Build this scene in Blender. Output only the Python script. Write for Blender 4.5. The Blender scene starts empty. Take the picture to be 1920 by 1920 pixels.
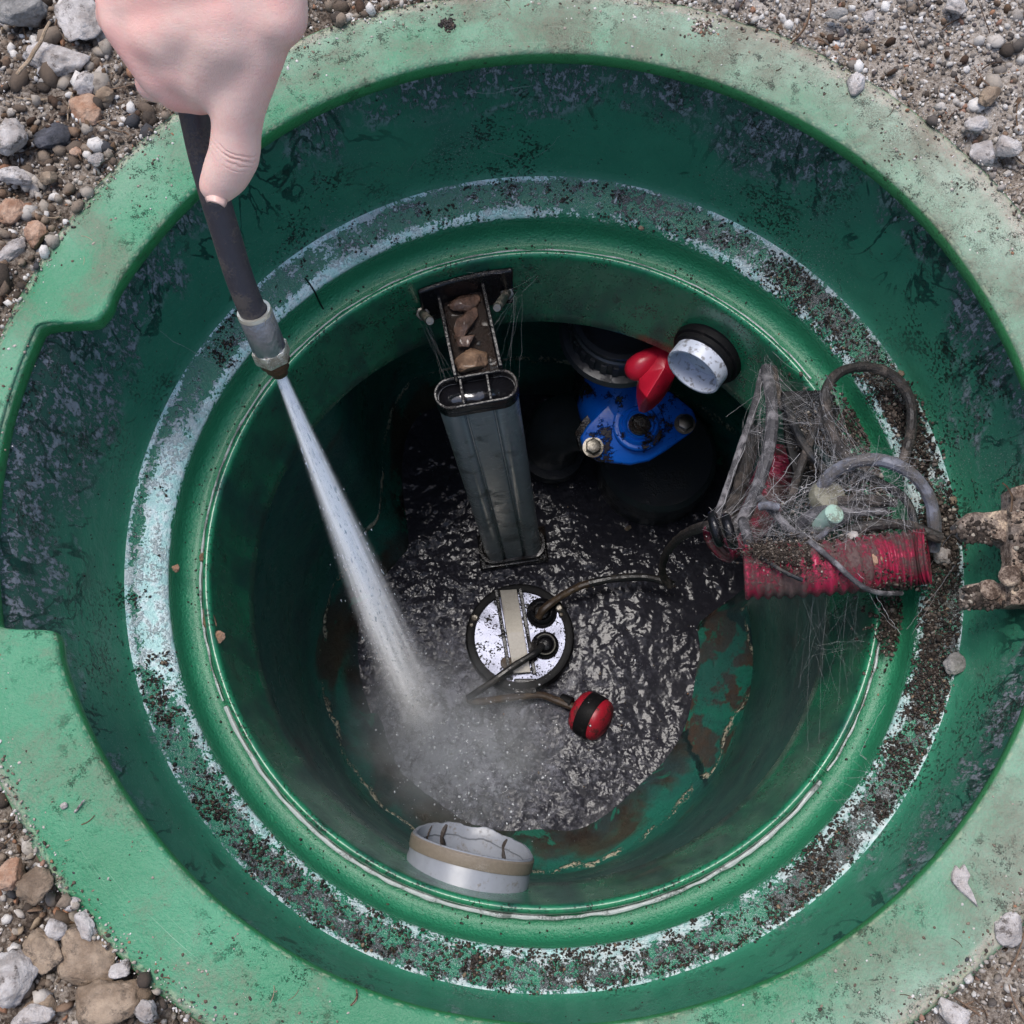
import bpy, bmesh, math, random
import numpy as np
from mathutils import Vector, Matrix, noise as mnoise
R = math.radians
PI = math.pi
random.seed(7)
rng = np.random.default_rng(7)
S = bpy.context.scene
COL = S.collection

# ------------------------------------------------------------------ camera, sky, sun, exposure
TILT = .279; FPX = 2078.; CAM = np.array([-.031, -.268, .839])
cd = bpy.data.cameras.new('camera'); cam = bpy.data.objects.new('camera', cd); COL.objects.link(cam)
cam.location = CAM; cam.rotation_euler = (TILT, 0, 0)
cd.sensor_width = 36; cd.lens = FPX/1920*36; cd.clip_start = .02; cd.clip_end = 200
S.camera = cam
w = bpy.data.worlds.new('World'); S.world = w; w.use_nodes = True
wn = w.node_tree; bg = wn.nodes['Background']
sky = wn.nodes.new('ShaderNodeTexSky'); sky.sky_type = 'NISHITA'; sky.sun_disc = False
SUN_EL, SUN_AZ = 74., -35.            # azimuth measured from +Y (forward) towards +X
sky.sun_elevation = R(SUN_EL); sky.sun_rotation = R(SUN_AZ)
sky.air_density = 1.0; sky.dust_density = 3.0; sky.ozone_density = .6
wn.links.new(sky.outputs[0], bg.inputs[0]); bg.inputs[1].default_value = .13
sl = bpy.data.lights.new('sun', 'SUN'); sl.energy = 1.5; sl.angle = R(28); sl.color = (1, .982, .96)
so = bpy.data.objects.new('sun', sl); COL.objects.link(so)
sd = Vector((math.sin(R(SUN_AZ))*math.cos(R(SUN_EL)), math.cos(R(SUN_AZ))*math.cos(R(SUN_EL)), math.sin(R(SUN_EL))))
so.rotation_euler = sd.to_track_quat('Z', 'Y').to_euler(); so.location = sd*3
S.view_settings.view_transform = 'Standard'; S.view_settings.look = 'None'
S.view_settings.exposure = .68; S.view_settings.gamma = 1
S.render.engine = 'CYCLES'
S.cycles.max_bounces = 14; S.cycles.volume_bounces = 12; S.cycles.volume_step_rate = .12
S.cycles.use_denoising = True

# ------------------------------------------------------------------ measuring: a pixel of the photo (1920 wide) -> a point in the place
_ct, _st = math.cos(TILT), math.sin(TILT)
_r = np.array([1., 0, 0]); _u = np.array([0, _ct, _st]); _f = np.array([0, _st, -_ct])
def F(px, py, z):
    d = (px-960)/FPX*_r-(py-960)/FPX*_u+_f
    return CAM+d*(z-CAM[2])/d[2]
def PD(px, py, dep):
    return CAM+((px-960)/FPX*_r-(py-960)/FPX*_u+_f)*dep

# ------------------------------------------------------------------ object helpers
def tag(o, label=None, cat=None, group=None, kind=None):
    if label: o['label'] = label
    if cat: o['category'] = cat
    if group: o['group'] = group
    if kind: o['kind'] = kind
    return o
def link(name, me, mat=None, parent=None):
    o = bpy.data.objects.new(name, me); COL.objects.link(o)
    if mat: me.materials.append(mat)
    if parent is not None:
        o.parent = parent; o.matrix_parent_inverse = parent.matrix_world.inverted()
    return o
def empty(name, loc):
    o = bpy.data.objects.new(name, None); COL.objects.link(o); o.location = Vector(loc)
    o.empty_display_size = .02
    o.matrix_world = Matrix.Translation(Vector(loc))
    return o
def mesh(name, V, Fc, mat=None, parent=None, smooth=True):
    me = bpy.data.meshes.new(name); me.from_pydata([tuple(map(float, v)) for v in V], [], Fc)
    me.validate(); me.update()
    bm = bmesh.new(); bm.from_mesh(me); bmesh.ops.recalc_face_normals(bm, faces=bm.faces); bm.to_mesh(me); bm.free()
    if smooth: me.polygons.foreach_set('use_smooth', [True]*len(me.polygons))
    return link(name, me, mat, parent)
def fastmesh(name, V, T, mat, parent=None, smooth=True):
    V = np.asarray(V, np.float32); T = np.asarray(T, np.int32)
    me = bpy.data.meshes.new(name)
    me.vertices.add(len(V)); me.vertices.foreach_set('co', V.ravel())
    n = T.shape[1]
    me.loops.add(T.size); me.loops.foreach_set('vertex_index', T.ravel())
    me.polygons.add(len(T)); me.polygons.foreach_set('loop_start', np.arange(0, T.size, n, dtype=np.int32))
    me.polygons.foreach_set('loop_total', np.full(len(T), n, np.int32))
    if smooth: me.polygons.foreach_set('use_smooth', np.ones(len(T), bool))
    me.update(); me.validate()
    return link(name, me, mat, parent)
def frame(a):
    a = np.asarray(a, float); a = a/np.linalg.norm(a)
    h = np.array([0, 0, 1.]) if abs(a[2]) < .9 else np.array([1., 0, 0])
    u = np.cross(h, a); u /= np.linalg.norm(u); v = np.cross(a, u)
    return u, v, a
class MB:
    def __init__(s): s.V = []; s.F = []
    def add(s, V, Fc):
        n = len(s.V); s.V += [np.asarray(v, float) for v in V]; s.F += [[i+n for i in f] for f in Fc]; return s
    def lathe(s, prof, c=(0, 0, 0), axis=(0, 0, 1), n=48, closed=False):
        u, v, a = frame(axis); c = np.asarray(c, float); V = []
        for k in range(n):
            t = 2*PI*k/n; d = u*math.cos(t)+v*math.sin(t)
            for r, h in prof: V.append(c+d*r+a*h)
        m = len(prof); Fc = []
        for k in range(n):
            k2 = (k+1) % n
            for i in range(m if closed else m-1):
                j = (i+1) % m; Fc.append([k*m+i, k2*m+i, k2*m+j, k*m+j])
        if not closed:
            for i, rev in ((0, True), (m-1, False)):
                if prof[i][0] > 1e-6:
                    Fc.append([k*m+i for k in (range(n-1, -1, -1) if rev else range(n))])
        return s.add(V, Fc)
    def cyl(s, p, q, r, n=24, bev=.15):
        p = np.asarray(p, float); q = np.asarray(q, float); L = np.linalg.norm(q-p); b = min(r*bev, L*.3)
        return s.lathe([(r-b, 0), (r, b), (r, L-b), (r-b, L)], p, q-p, n)
    def tube(s, pts, rad, n=10, caps=True):
        pts = np.asarray(pts, float); m = len(pts)
        rad = np.full(m, rad) if np.isscalar(rad) else np.asarray(rad, float)
        T = np.gradient(pts, axis=0); T /= np.linalg.norm(T, axis=1)[:, None]+1e-12
        u = frame(T[0])[0]; V = []
        for i in range(m):
            u = u-T[i]*np.dot(u, T[i]); u /= np.linalg.norm(u); v = np.cross(T[i], u)
            for k in range(n):
                t = 2*PI*k/n; V.append(pts[i]+(u*math.cos(t)+v*math.sin(t))*rad[i])
        Fc = [[i*n+k, i*n+(k+1) % n, (i+1)*n+(k+1) % n, (i+1)*n+k] for i in range(m-1) for k in range(n)]
        if caps: Fc += [list(range(n-1, -1, -1)), [(m-1)*n+k for k in range(n)]]
        return s.add(V, Fc)
    def prism(s, base, d, bev=0.):
        """base: 3-D outline (list), extruded by vector d; optional bevel at the far end"""
        base = [np.asarray(b, float) for b in base]; n = len(base); d = np.asarray(d, float)
        c = sum(base)/n; L = np.linalg.norm(d)
        if bev:
            rings = [base, [b+d*(1-bev/L) for b in base], [b+(c-b)/np.linalg.norm(c-b)*bev*.3+d*(1-bev/L*.3) for b in base],
                     [b+(c-b)/np.linalg.norm(c-b)*bev+d for b in base]]
        else: rings = [base, [b+d for b in base]]
        V = [v for r_ in rings for v in r_]; Fc = []
        for j in range(len(rings)-1):
            Fc += [[j*n+i, j*n+(i+1) % n, (j+1)*n+(i+1) % n, (j+1)*n+i] for i in range(n)]
        Fc += [list(range(n-1, -1, -1)), [(len(rings)-1)*n+i for i in range(n)]]
        return s.add(V, Fc)
    def box(s, c, ux, uy, uz):
        """centre and three half-extent vectors"""
        c, ux, uy, uz = [np.asarray(x, float) for x in (c, ux, uy, uz)]
        V = [c+a*ux+b*uy+g*uz for a in (-1, 1) for b in (-1, 1) for g in (-1, 1)]
        return s.add(V, [[0, 1, 3, 2], [4, 6, 7, 5], [0, 4, 5, 1], [2, 3, 7, 6], [0, 2, 6, 4], [1, 5, 7, 3]])
    def build(s, name, mat, parent=None, smooth=True, bevel=0, seg=2, auto=35):
        o = mesh(name, s.V, s.F, mat, parent, smooth)
        if bevel:
            m = o.modifiers.new('bevel', 'BEVEL'); m.width = bevel; m.segments = seg; m.limit_method = 'ANGLE'; m.angle_limit = R(35)
        if smooth and auto:
            try: o.data.set_sharp_from_angle(angle=R(auto if not bevel else 60))
            except Exception: pass
        return o
def spline(P, n=60):
    P = np.asarray(P, float); P = np.vstack([2*P[0]-P[1], P, 2*P[-1]-P[-2]]); out = []
    m = len(P)-3; t = np.linspace(0, m, n)
    for x in t:
        i = min(int(x), m-1); f = x-i; a, b, c, d = P[i:i+4]
        out.append(.5*((2*b)+(-a+c)*f+(2*a-5*b+4*c-d)*f*f+(-a+3*b-3*c+d)*f**3))
    return np.array(out)
def hexa(mb, c, axis, r, h):
    u, v, a = frame(axis)
    return mb.prism([np.asarray(c)+(u*math.cos(PI/3*k)+v*math.sin(PI/3*k))*r for k in range(6)], a*h, bev=h*.2)

# ------------------------------------------------------------------ material helpers
class NT:
    def __init__(s, name):
        s.m = bpy.data.materials.new(name); s.m.use_nodes = True; s.t = s.m.node_tree; s.t.nodes.clear()
        s.out = s.t.nodes.new('ShaderNodeOutputMaterial'); s.tc = s.t.nodes.new('ShaderNodeTexCoord')
        s.co = s.tc.outputs['Object']
    def L(s, a, b): s.t.links.new(a, b)
    def put(s, sock, v):
        if isinstance(v, bpy.types.NodeSocket): s.L(v, sock)
        elif v is not None:
            if sock.type == 'RGBA' and not hasattr(v, '__len__'): v = (v, v, v, 1)
            elif sock.type == 'RGBA' and len(v) == 3: v = (*v, 1)
            sock.default_value = v
    def mapping(s, scale=(1, 1, 1), rot=(0, 0, 0), loc=(0, 0, 0), vec=None):
        n = s.t.nodes.new('ShaderNodeMapping'); s.put(n.inputs[0], vec or s.co)
        n.inputs['Scale'].default_value = scale; n.inputs['Rotation'].default_value = rot; n.inputs['Location'].default_value = loc
        return n.outputs[0]
    def noise(s, sc, det=4, ro=.55, vec=None, dist=0.):
        n = s.t.nodes.new('ShaderNodeTexNoise'); n.inputs['Scale'].default_value = sc; n.inputs['Detail'].default_value = det
        n.inputs['Roughness'].default_value = ro; n.inputs['Distortion'].default_value = dist; s.put(n.inputs['Vector'], vec or s.co)
        return n.outputs['Fac']
    def vor(s, sc, vec=None, feature='F1', rnd=1):
        n = s.t.nodes.new('ShaderNodeTexVoronoi'); n.feature = feature; n.inputs['Scale'].default_value = sc
        n.inputs['Randomness'].default_value = rnd; s.put(n.inputs['Vector'], vec or s.co); return n
    def ss(s, x, a, b, lo=0., hi=1.):
        n = s.t.nodes.new('ShaderNodeMapRange'); n.interpolation_type = 'SMOOTHSTEP'; s.put(n.inputs[0], x)
        for i, v in ((1, a), (2, b), (3, lo), (4, hi)): n.inputs[i].default_value = v
        return n.outputs[0]
    def lin(s, x, a, b, lo=0., hi=1.):
        n = s.t.nodes.new('ShaderNodeMapRange'); s.put(n.inputs[0], x)
        for i, v in ((1, a), (2, b), (3, lo), (4, hi)): n.inputs[i].default_value = v
        return n.outputs[0]
    def math(s, op, a, b=None, c=None, clamp=False):
        n = s.t.nodes.new('ShaderNodeMath'); n.operation = op; n.use_clamp = clamp; s.put(n.inputs[0], a); s.put(n.inputs[1], b); s.put(n.inputs[2], c)
        return n.outputs[0]
    def mul(s, *a):
        x = a[0]
        for b in a[1:]: x = s.math('MULTIPLY', x, b)
        return x
    def mix(s, f, a, b, mode='MIX'):
        n = s.t.nodes.new('ShaderNodeMix'); n.data_type = 'RGBA'; n.blend_type = mode; n.clamp_factor = True
        s.put(n.inputs[0], f); s.put(n.inputs[6], a); s.put(n.inputs[7], b); return n.outputs[2]
    def ramp(s, x, stops, const=False):
        n = s.t.nodes.new('ShaderNodeValToRGB'); s.put(n.inputs[0], x); e = n.color_ramp.elements
        if const: n.color_ramp.interpolation = 'CONSTANT'
        while len(e) < len(stops): e.new(.5)
        for i, (p, c) in enumerate(stops): e[i].position = p; e[i].color = (*c, 1)
        return n.outputs[0]
    def bump(s, h, dist=.001, st=1., normal=None):
        n = s.t.nodes.new('ShaderNodeBump'); n.inputs['Strength'].default_value = st; n.inputs['Distance'].default_value = dist
        s.put(n.inputs['Height'], h)
        if normal is not None: s.put(n.inputs['Normal'], normal)
        return n.outputs[0]
    def sep(s, v=None):
        n = s.t.nodes.new('ShaderNodeSeparateXYZ'); s.put(n.inputs[0], v or s.co); return n.outputs
    def comb(s, x, y, z):
        n = s.t.nodes.new('ShaderNodeCombineXYZ'); s.put(n.inputs[0], x); s.put(n.inputs[1], y); s.put(n.inputs[2], z); return n.outputs[0]
    def island(s): return s.t.nodes.new('ShaderNodeNewGeometry').outputs['Random Per Island']
    def bsdf(s, color, rough=.5, normal=None, metal=0., spec=.5, coat=0., coat_r=.05, ior=1.5, **kw):
        n = s.t.nodes.new('ShaderNodeBsdfPrincipled'); s.put(n.inputs['Base Color'], color); s.put(n.inputs['Roughness'], rough)
        s.put(n.inputs['Metallic'], metal); s.put(n.inputs['Specular IOR Level'], spec); s.put(n.inputs['IOR'], ior)
        if normal is not None: s.put(n.inputs['Normal'], normal)
        s.put(n.inputs['Coat Weight'], coat); s.put(n.inputs['Coat Roughness'], coat_r)
        for k, v in kw.items(): s.put(n.inputs[k.replace('_', ' ')], v)
        s.L(n.outputs[0], s.out.inputs[0]); return n
def srgb(r, g, b):
    f = lambda c: (c/255/12.92) if c/255 <= .04045 else ((c/255+.055)/1.055)**2.4
    return (f(r), f(g), f(b))
def simple(name, col, rough=.5, metal=0., grime=.4, grime_col=(.02, .017, .014), bumpd=.0004, sc=120, spec=.5, coat=0., coat_r=.08, patch=25):
    t = NT(name)
    m1 = t.noise(patch, 5, .6); m2 = t.noise(sc*3, 3, .6)
    f = t.ss(t.math('ADD', m1, t.math('MULTIPLY', t.math('SUBTRACT', m2, .5), .5)), .62-grime*.3, .78-grime*.3)
    c = t.mix(t.noise(sc, 4), tuple(x*.8 for x in col), tuple(min(1, x*1.15) for x in col))
    c = t.mix(t.mul(f, min(1, .35+grime)), c, grime_col)
    t.bsdf(c, t.math('ADD', rough, t.math('MULTIPLY', f, .2), clamp=True), t.bump(t.math('ADD', t.noise(sc, 5), t.mul(f, .6)), bumpd), metal=metal, spec=spec, coat=coat, coat_r=coat_r)
    return t.m
def polar(t):
    x, y, z = t.sep(); r = t.math('SQRT', t.math('ADD', t.math('MULTIPLY', x, x), t.math('MULTIPLY', y, y)))
    a = t.math('ARCTAN2', y, x)
    return x, y, z, r, a

PATCH = F(1352, 1300, -.92)
# ---- green plastic family
GREEN = (.022, .205, .085)
def m_flange():
    t = NT('weathered_green_flange'); x, y, z, r, a = polar(t)
    big = t.noise(5, 4, .55); mid = t.noise(26, 8, .62, dist=.4); fine = t.noise(420, 3, .7); grain = t.noise(900, 2)
    base = t.mix(t.ss(t.noise(5, 2), .3, .7), (.026, .180, .082), (.055, .255, .135))
    # chalky bleaching, strongest to the right and towards the outer edge
    bl = t.math('ADD', t.math('ADD', t.mul(mid, .22), t.mul(big, 1.0)), t.math('ADD', t.lin(r, .41, .475, -.12, .14), t.lin(t.math('ADD', x, t.mul(y, .45)), -.45, .45, -.24, .36)))
    bm_ = t.lin(t.math('ADD', bl, t.math('MULTIPLY', t.math('SUBTRACT', fine, .5), .35)), .42, .98)
    base = t.mix(t.mul(bm_, .85), base, t.mix(t.noise(6, 4), (.22, .34, .27), (.46, .45, .37)))
    base = t.mix(t.mul(t.math('SUBTRACT', grain, .35), .5), base, (.10, .17, .12))
    # pale soil crust creeping in from the outer edge
    cr = t.ss(t.math('ADD', t.lin(r, .442, .471, .0, .62), t.math('ADD', t.mul(mid, .55), t.lin(t.math('ADD', x, t.mul(y, .3)), -.45, .45, -.12, .24))), .60, .86)
    base = t.mix(t.mul(cr, t.ss(fine, .30, .55), .9), base, t.mix(fine, (.26, .22, .17), (.58, .54, .46)))
    # ground-in brown dirt in patches
    d1 = t.lin(t.math('ADD', t.math('ADD', t.noise(11, 9, .68, dist=.5), t.mul(fine, .22)), t.lin(t.math('ADD', x, y), -.5, .5, -.04, .075)), .58, .78)
    base = t.mix(t.mul(d1, .72), base, t.mix(fine, (.06, .048, .035), (.19, .155, .11)))
    d3 = t.mul(t.ss(t.math('ADD', t.noise(70, 8, .75), t.mul(grain, .4)), .76, .88), t.ss(t.noise(6, 4, .6), .42, .62))
    base = t.mix(t.mul(d3, .75), base, (.045, .035, .025))
    d4 = t.mul(t.ss(t.math('ADD', t.noise(20, 9, .72, dist=.8), t.lin(t.math('ADD', y, t.mul(x, .6)), -.45, .45, -.07, .06)), .50, .66), t.ss(grain, .38, .60))
    base = t.mix(t.mul(d4, .50), base, (.085, .080, .055))
    gr = t.vor(330).outputs['Distance']; g = t.mul(t.ss(gr, .16, .10), t.ss(t.noise(30, 5, .6), .56, .66))
    base = t.mix(t.mul(g, .8), base, (.50, .47, .36))
    # faint scratches running round the rim
    sc_ = t.noise(1., 3, .6, vec=t.comb(t.mul(a, 3.), t.mul(r, 900.), 0)); sc_ = t.mul(t.ss(sc_, .64, .70), t.ss(t.noise(9, 3), .5, .6))
    base = t.mix(t.mul(sc_, .35), base, (.40, .50, .40))
    lip = t.ss(z, -.0012, -.004)
    base = t.mix(t.mul(lip, .9), base, t.mix(t.noise(60, 6, .7), (.012, .13, .035), (.035, .27, .08)))
    base = t.mix(t.mul(lip, t.ss(t.noise(130, 5, .7), .60, .68), .8), base, (.03, .03, .02))
    ln = t.mul(t.ss(z, -.0030, -.0012), t.ss(z, .0004, -.0003), t.ss(t.noise(160, 4), .48, .6))
    base = t.mix(t.mul(ln, .4), base, (.40, .45, .30))
    h = t.math('ADD', t.mul(fine, .8), t.math('ADD', t.mul(g, 1.), t.math('ADD', t.mul(mid, 2.5), t.mul(d3, 1.))))
    t.bsdf(base, t.lin(bm_, 0, 1, .42, .8), t.bump(h, .0011), spec=.4)
    return t.m
def m_shaft():
    t = NT('dirty_green_shaft'); x, y, z, r, a = polar(t)
    big = t.noise(7, 4, .6); mid = t.noise(34, 6, .65)
    base = t.mix(mid, (.024, .150, .090), (.052, .255, .145))
    film = t.ss(t.math('ADD', t.math('ADD', t.mul(big, .9), t.mul(mid, .35)), t.lin(z, -.18, -.03, -.24, .17)), .42, .86)
    base = t.mix(t.mul(film, .72), base, (.032, .088, .072))
    # dried grey silt sponged on in patches, thickest high on the wall
    wall = t.mapping((1, 1, .5))
    sp = t.math('ADD', t.noise(190, 4, .8, vec=wall), t.mul(t.noise(60, 4, .6), .5))
    pm = t.math('ADD', t.noise(6.5, 4, .6, dist=.6), t.lin(z, -.17, -.05, -.20, .07))
    pmask = t.ss(pm, .40, .52)
    silt = t.mul(t.ss(sp, .73, .83), pmask)
    base = t.mix(t.mul(silt, .9), base, t.mix(t.noise(150, 3), (.16, .18, .21), (.60, .59, .64)))
    base = t.mix(t.mul(pmask, .25), base, (.03, .035, .042))
    # clean branching runs through the silt
    cr = t.ss(t.math('ABSOLUTE', t.math('SUBTRACT', t.noise(17, 4, .55, vec=t.mapping((1, 1, .5)), dist=.8), .5)), .022, .010)
    crm = t.mul(cr, t.ss(t.math('ABSOLUTE', x), .10, .22), t.ss(t.noise(16, 3), .38, .48), t.ss(z, -.17, -.13))
    base = t.mix(t.mul(crm, .85), base, (.004, .040, .030))
    bs = t.ss(t.math('ADD', t.noise(300, 3, .6), t.mul(t.noise(22, 4, .6), .8)), .99, 1.06)
    bs = t.mul(bs, t.ss(t.noise(5, 4, .6), .42, .60))
    base = t.mix(t.mul(bs, .85), base, (.008, .009, .008))
    sm = t.ss(t.noise(24, 8, .72, dist=1.2), .60, .66)
    base = t.mix(t.mul(sm, .6), base, (.010, .020, .016))
    ws = t.ss(t.math('ADD', t.noise(700, 2), t.mul(big, .4)), .86, .93)
    base = t.mix(t.mul(ws, .6), base, (.38, .36, .35))
    t.bsdf(base, t.lin(film, 0, 1, .30, .55), t.bump(t.math('ADD', t.mul(silt, 1.), t.math('ADD', t.mul(mid, 1.6), t.mul(bs, 1.))), .0014), spec=.5)
    return t.m
def m_ledge():
    t = NT('wet_green_ledge'); x, y, z, r, a = polar(t)
    mid = t.noise(40, 5, .6); n3 = t.noise(330, 3, .65); n9 = t.noise(90, 4, .6); n14 = t.noise(13, 4, .6)
    base = t.mix(mid, (.012, .125, .066), (.028, .215, .105))
    tone = lambda k: t.math('MULTIPLY', t.math('SUBTRACT', k, .5), 1.)
    # wet brown silt, heavier in the middle and to the lower right
    band = t.mul(t.ss(r, .369, .380), t.ss(r, .411, .402))
    side = t.math('ADD', t.lin(x, -.4, .4, -.05, .14), t.lin(y, .4, -.4, -.03, .06))
    dm = t.math('ADD', t.math('ADD', n14, side), t.math('ADD', t.mul(tone(n9), 1.1), t.mul(tone(n3), 1.1)))
    dirt = t.mul(t.ss(dm, .57, .64), band)
    # sky glints painted pale turquoise, solid along both edges and lacy between them
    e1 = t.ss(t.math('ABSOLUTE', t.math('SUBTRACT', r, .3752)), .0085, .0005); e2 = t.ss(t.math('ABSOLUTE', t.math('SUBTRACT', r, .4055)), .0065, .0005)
    left = t.mul(t.ss(x, -.15, -.30), t.ss(t.math('ABSOLUTE', t.math('SUBTRACT', y, -.01)), .20, .05), t.ss(r, .403, .384), t.ss(r, .3710, .3735))  # broad patch of mirrored sky on the left, painted in as well
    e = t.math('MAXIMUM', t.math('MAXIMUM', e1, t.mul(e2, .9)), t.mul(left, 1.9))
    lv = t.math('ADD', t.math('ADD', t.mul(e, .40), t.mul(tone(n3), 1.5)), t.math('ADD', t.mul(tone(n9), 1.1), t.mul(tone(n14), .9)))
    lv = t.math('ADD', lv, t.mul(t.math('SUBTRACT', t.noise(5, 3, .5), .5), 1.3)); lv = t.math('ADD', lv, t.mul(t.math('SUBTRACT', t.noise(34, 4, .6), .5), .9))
    glint = t.mul(t.ss(lv, .20, .29), t.ss(z, -.2330, -.2290))
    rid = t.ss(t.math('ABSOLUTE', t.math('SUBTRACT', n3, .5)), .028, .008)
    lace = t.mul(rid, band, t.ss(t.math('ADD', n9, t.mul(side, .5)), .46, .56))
    glint = t.math('MAXIMUM', glint, t.mul(lace, .8))
    base = t.mix(t.mul(dirt, .95), base, t.mix(n3, (.010, .008, .006), (.05, .035, .026)))
    base = t.mix(t.mul(glint, t.lin(dirt, 0, 1, .92, .55)), base, t.mix(t.ss(n9, .4, .6), (.52, .80, .76), (.80, .93, .92)))
    liptop = t.ss(r, .3712, .369)
    base = t.mix(t.mul(liptop, .25), base, (.024, .235, .105))
    h = t.math('ADD', t.math('ADD', t.mul(n3, 1.6), t.mul(n9, 1.6)), t.math('ADD', t.mul(dirt, 1.2), t.mul(glint, .5)))
    rough = t.math('ADD', t.lin(glint, 0, 1, .16, .34), t.mul(dirt, .12))
    t.bsdf(base, t.math('ADD', rough, t.mul(liptop, .22)), t.bump(h, .0010), spec=.55, coat=t.lin(liptop, 0, 1, .6, .1), coat_r=.12)
    return t.m
def m_neck():
    t = NT('green_neck'); x, y, z, r, a = polar(t)
    mid = t.noise(28, 5, .6); fine = t.noise(420, 3, .6)
    base = t.mix(mid, (.012, .14, .068), (.026, .235, .110))
    st = t.noise(22, 6, .62, vec=t.mapping((1, 1, .35)))
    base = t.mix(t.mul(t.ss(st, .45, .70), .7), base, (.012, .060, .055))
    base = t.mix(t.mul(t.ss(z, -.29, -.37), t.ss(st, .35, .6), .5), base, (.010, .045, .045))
    sp = t.ss(t.math('ADD', fine, t.mul(t.noise(36, 4), .45)), .82, .89)
    base = t.mix(t.mul(sp, .85), base, (.01, .011, .009))
    sm = t.ss(t.noise(17, 8, .7, dist=1.5, vec=t.mapping((1, 1, 2.2))), .61, .67)
    base = t.mix(t.mul(sm, .55), base, (.008, .020, .018))
    t.bsdf(base, t.lin(st, .3, .7, .18, .40), t.bump(t.math('ADD', t.mul(mid, 1.5), t.mul(sp, 1.5)), .0010), spec=.55, coat=.3, coat_r=.1)
    return t.m
def m_tank():
    t = NT('green_tank_wall'); x, y, z, r, a = polar(t)
    mid = t.noise(16, 5, .6); fine = t.noise(240, 4, .65)
    base = t.mix(mid, (.014, .110, .082), (.025, .180, .125))
    rust = t.ss(t.math('ADD', t.noise(6, 6, .62, dist=.6), t.lin(z, -.86, -.97, -.04, .24)), .54, .66)
    base = t.mix(t.mul(rust, .85), base, t.mix(t.noise(22, 4), (.026, .018, .018), (.085, .042, .026)))
    col_ = t.ss(t.math('ADD', z, t.mul(t.math('SUBTRACT', t.noise(14, 5, .65), .5), .07)), -.928, -.952)
    base = t.mix(t.mul(col_, .85), base, t.mix(t.noise(60, 5), (.010, .009, .010), (.045, .032, .026)))
    dx = t.math('DIVIDE', t.math('SUBTRACT', x, PATCH[0]), .062); dy = t.math('DIVIDE', t.math('SUBTRACT', y, PATCH[1]), .150)
    pd = t.math('ADD', t.math('SQRT', t.math('ADD', t.mul(dx, dx), t.mul(dy, dy))), t.mul(t.math('SUBTRACT', t.noise(13, 5, .6), .5), 1.1))
    pin = t.mul(t.ss(pd, .98, .90), t.ss(z, -.84, -.87)); pol = t.mul(t.ss(t.math('ABSOLUTE', t.math('SUBTRACT', pd, 1.0)), .09, .04), t.ss(z, -.84, -.87))
    base = t.mix(t.mul(pin, .9), base, t.mix(t.ss(t.noise(24, 5, .6), .47, .53), (.095, .045, .028), (.02, .20, .13)))
    base = t.mix(t.mul(pol, .9), base, (.006, .008, .007))
    film = t.ss(t.noise(8, 6, .65), .40, .62)
    base = t.mix(t.mul(film, .6), base, (.026, .068, .075))
    gp = t.ss(t.noise(13, 6, .65, dist=.8), .60, .63)
    base = t.mix(t.mul(gp, .7), base, (.014, .15, .10))
    lz = t.math('ABSOLUTE', t.math('ADD', z, t.math('ADD', .890, t.mul(t.math('SUBTRACT', t.noise(14, 5), .5), .05))))
    ln = t.mul(t.ss(lz, .0048, .0015), t.ss(t.math('ADD', t.noise(30, 4, .7), t.mul(fine, .5)), .74, .84))
    base = t.mix(ln, base, (.52, .48, .36))
    sp = t.ss(t.math('ADD', t.noise(520, 2), t.mul(mid, .4)), .84, .91)
    base = t.mix(t.mul(sp, .8), base, (.006, .007, .006))
    bm2 = t.ss(t.noise(40, 8, .7, dist=1.), .62, .68)
    base = t.mix(t.mul(bm2, .6), base, (.008, .014, .012))
    t.bsdf(base, t.lin(mid, .3, .7, .22, .45), t.bump(t.math('ADD', t.mul(mid, 3.), t.math('ADD', t.mul(fine, .5), t.mul(ln, 1.5))), .0018), spec=.35)
    return t.m
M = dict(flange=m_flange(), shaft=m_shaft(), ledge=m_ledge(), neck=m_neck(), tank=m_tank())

# ---- ground, stones, dirt
def m_soil():
    t = NT('gritty_soil'); n1 = t.noise(30, 8, .7); n2 = t.noise(300, 5, .7); x, y, z = t.sep()
    v = t.math('ADD', t.math('ADD', t.mul(n1, .6), t.mul(n2, .6)), t.math('MULTIPLY', t.ss(t.math('ADD', x, t.mul(y, .4)), -.1, .3), .10))
    c = t.ramp(v, [(.42, (.020, .016, .014)), (.55, (.10, .075, .058)), (.66, (.28, .235, .195)), (.8, (.52, .47, .42))])
    t.bsdf(c, .9, t.bump(t.math('ADD', n2, n1), .004), spec=.2); return t.m
def m_grit(name, stops, det=500):
    t = NT(name); i = t.island(); c = t.ramp(i, stops, const=True)
    c = t.mix(t.ss(t.noise(130, 5, .7), .5, .7), c, t.mix(.6, c, (.07, .05, .038)))
    c = t.mix(t.mul(t.noise(det, 4, .7), .5), c, t.mix(.5, c, (.03, .024, .02)))
    t.bsdf(c, .85, t.bump(t.noise(det, 5, .7), .0008), spec=.3); return t.m
M['soil'] = m_soil()
M['grit'] = m_grit('mixed_grit', [(0, (.06, .045, .035)), (.18, (.13, .095, .07)), (.36, (.24, .185, .14)), (.54, (.36, .31, .26)), (.70, (.52, .47, .42)), (.83, (.68, .64, .60)), (.93, (.33, .17, .10)), (.97, (.05, .05, .055))])
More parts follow.
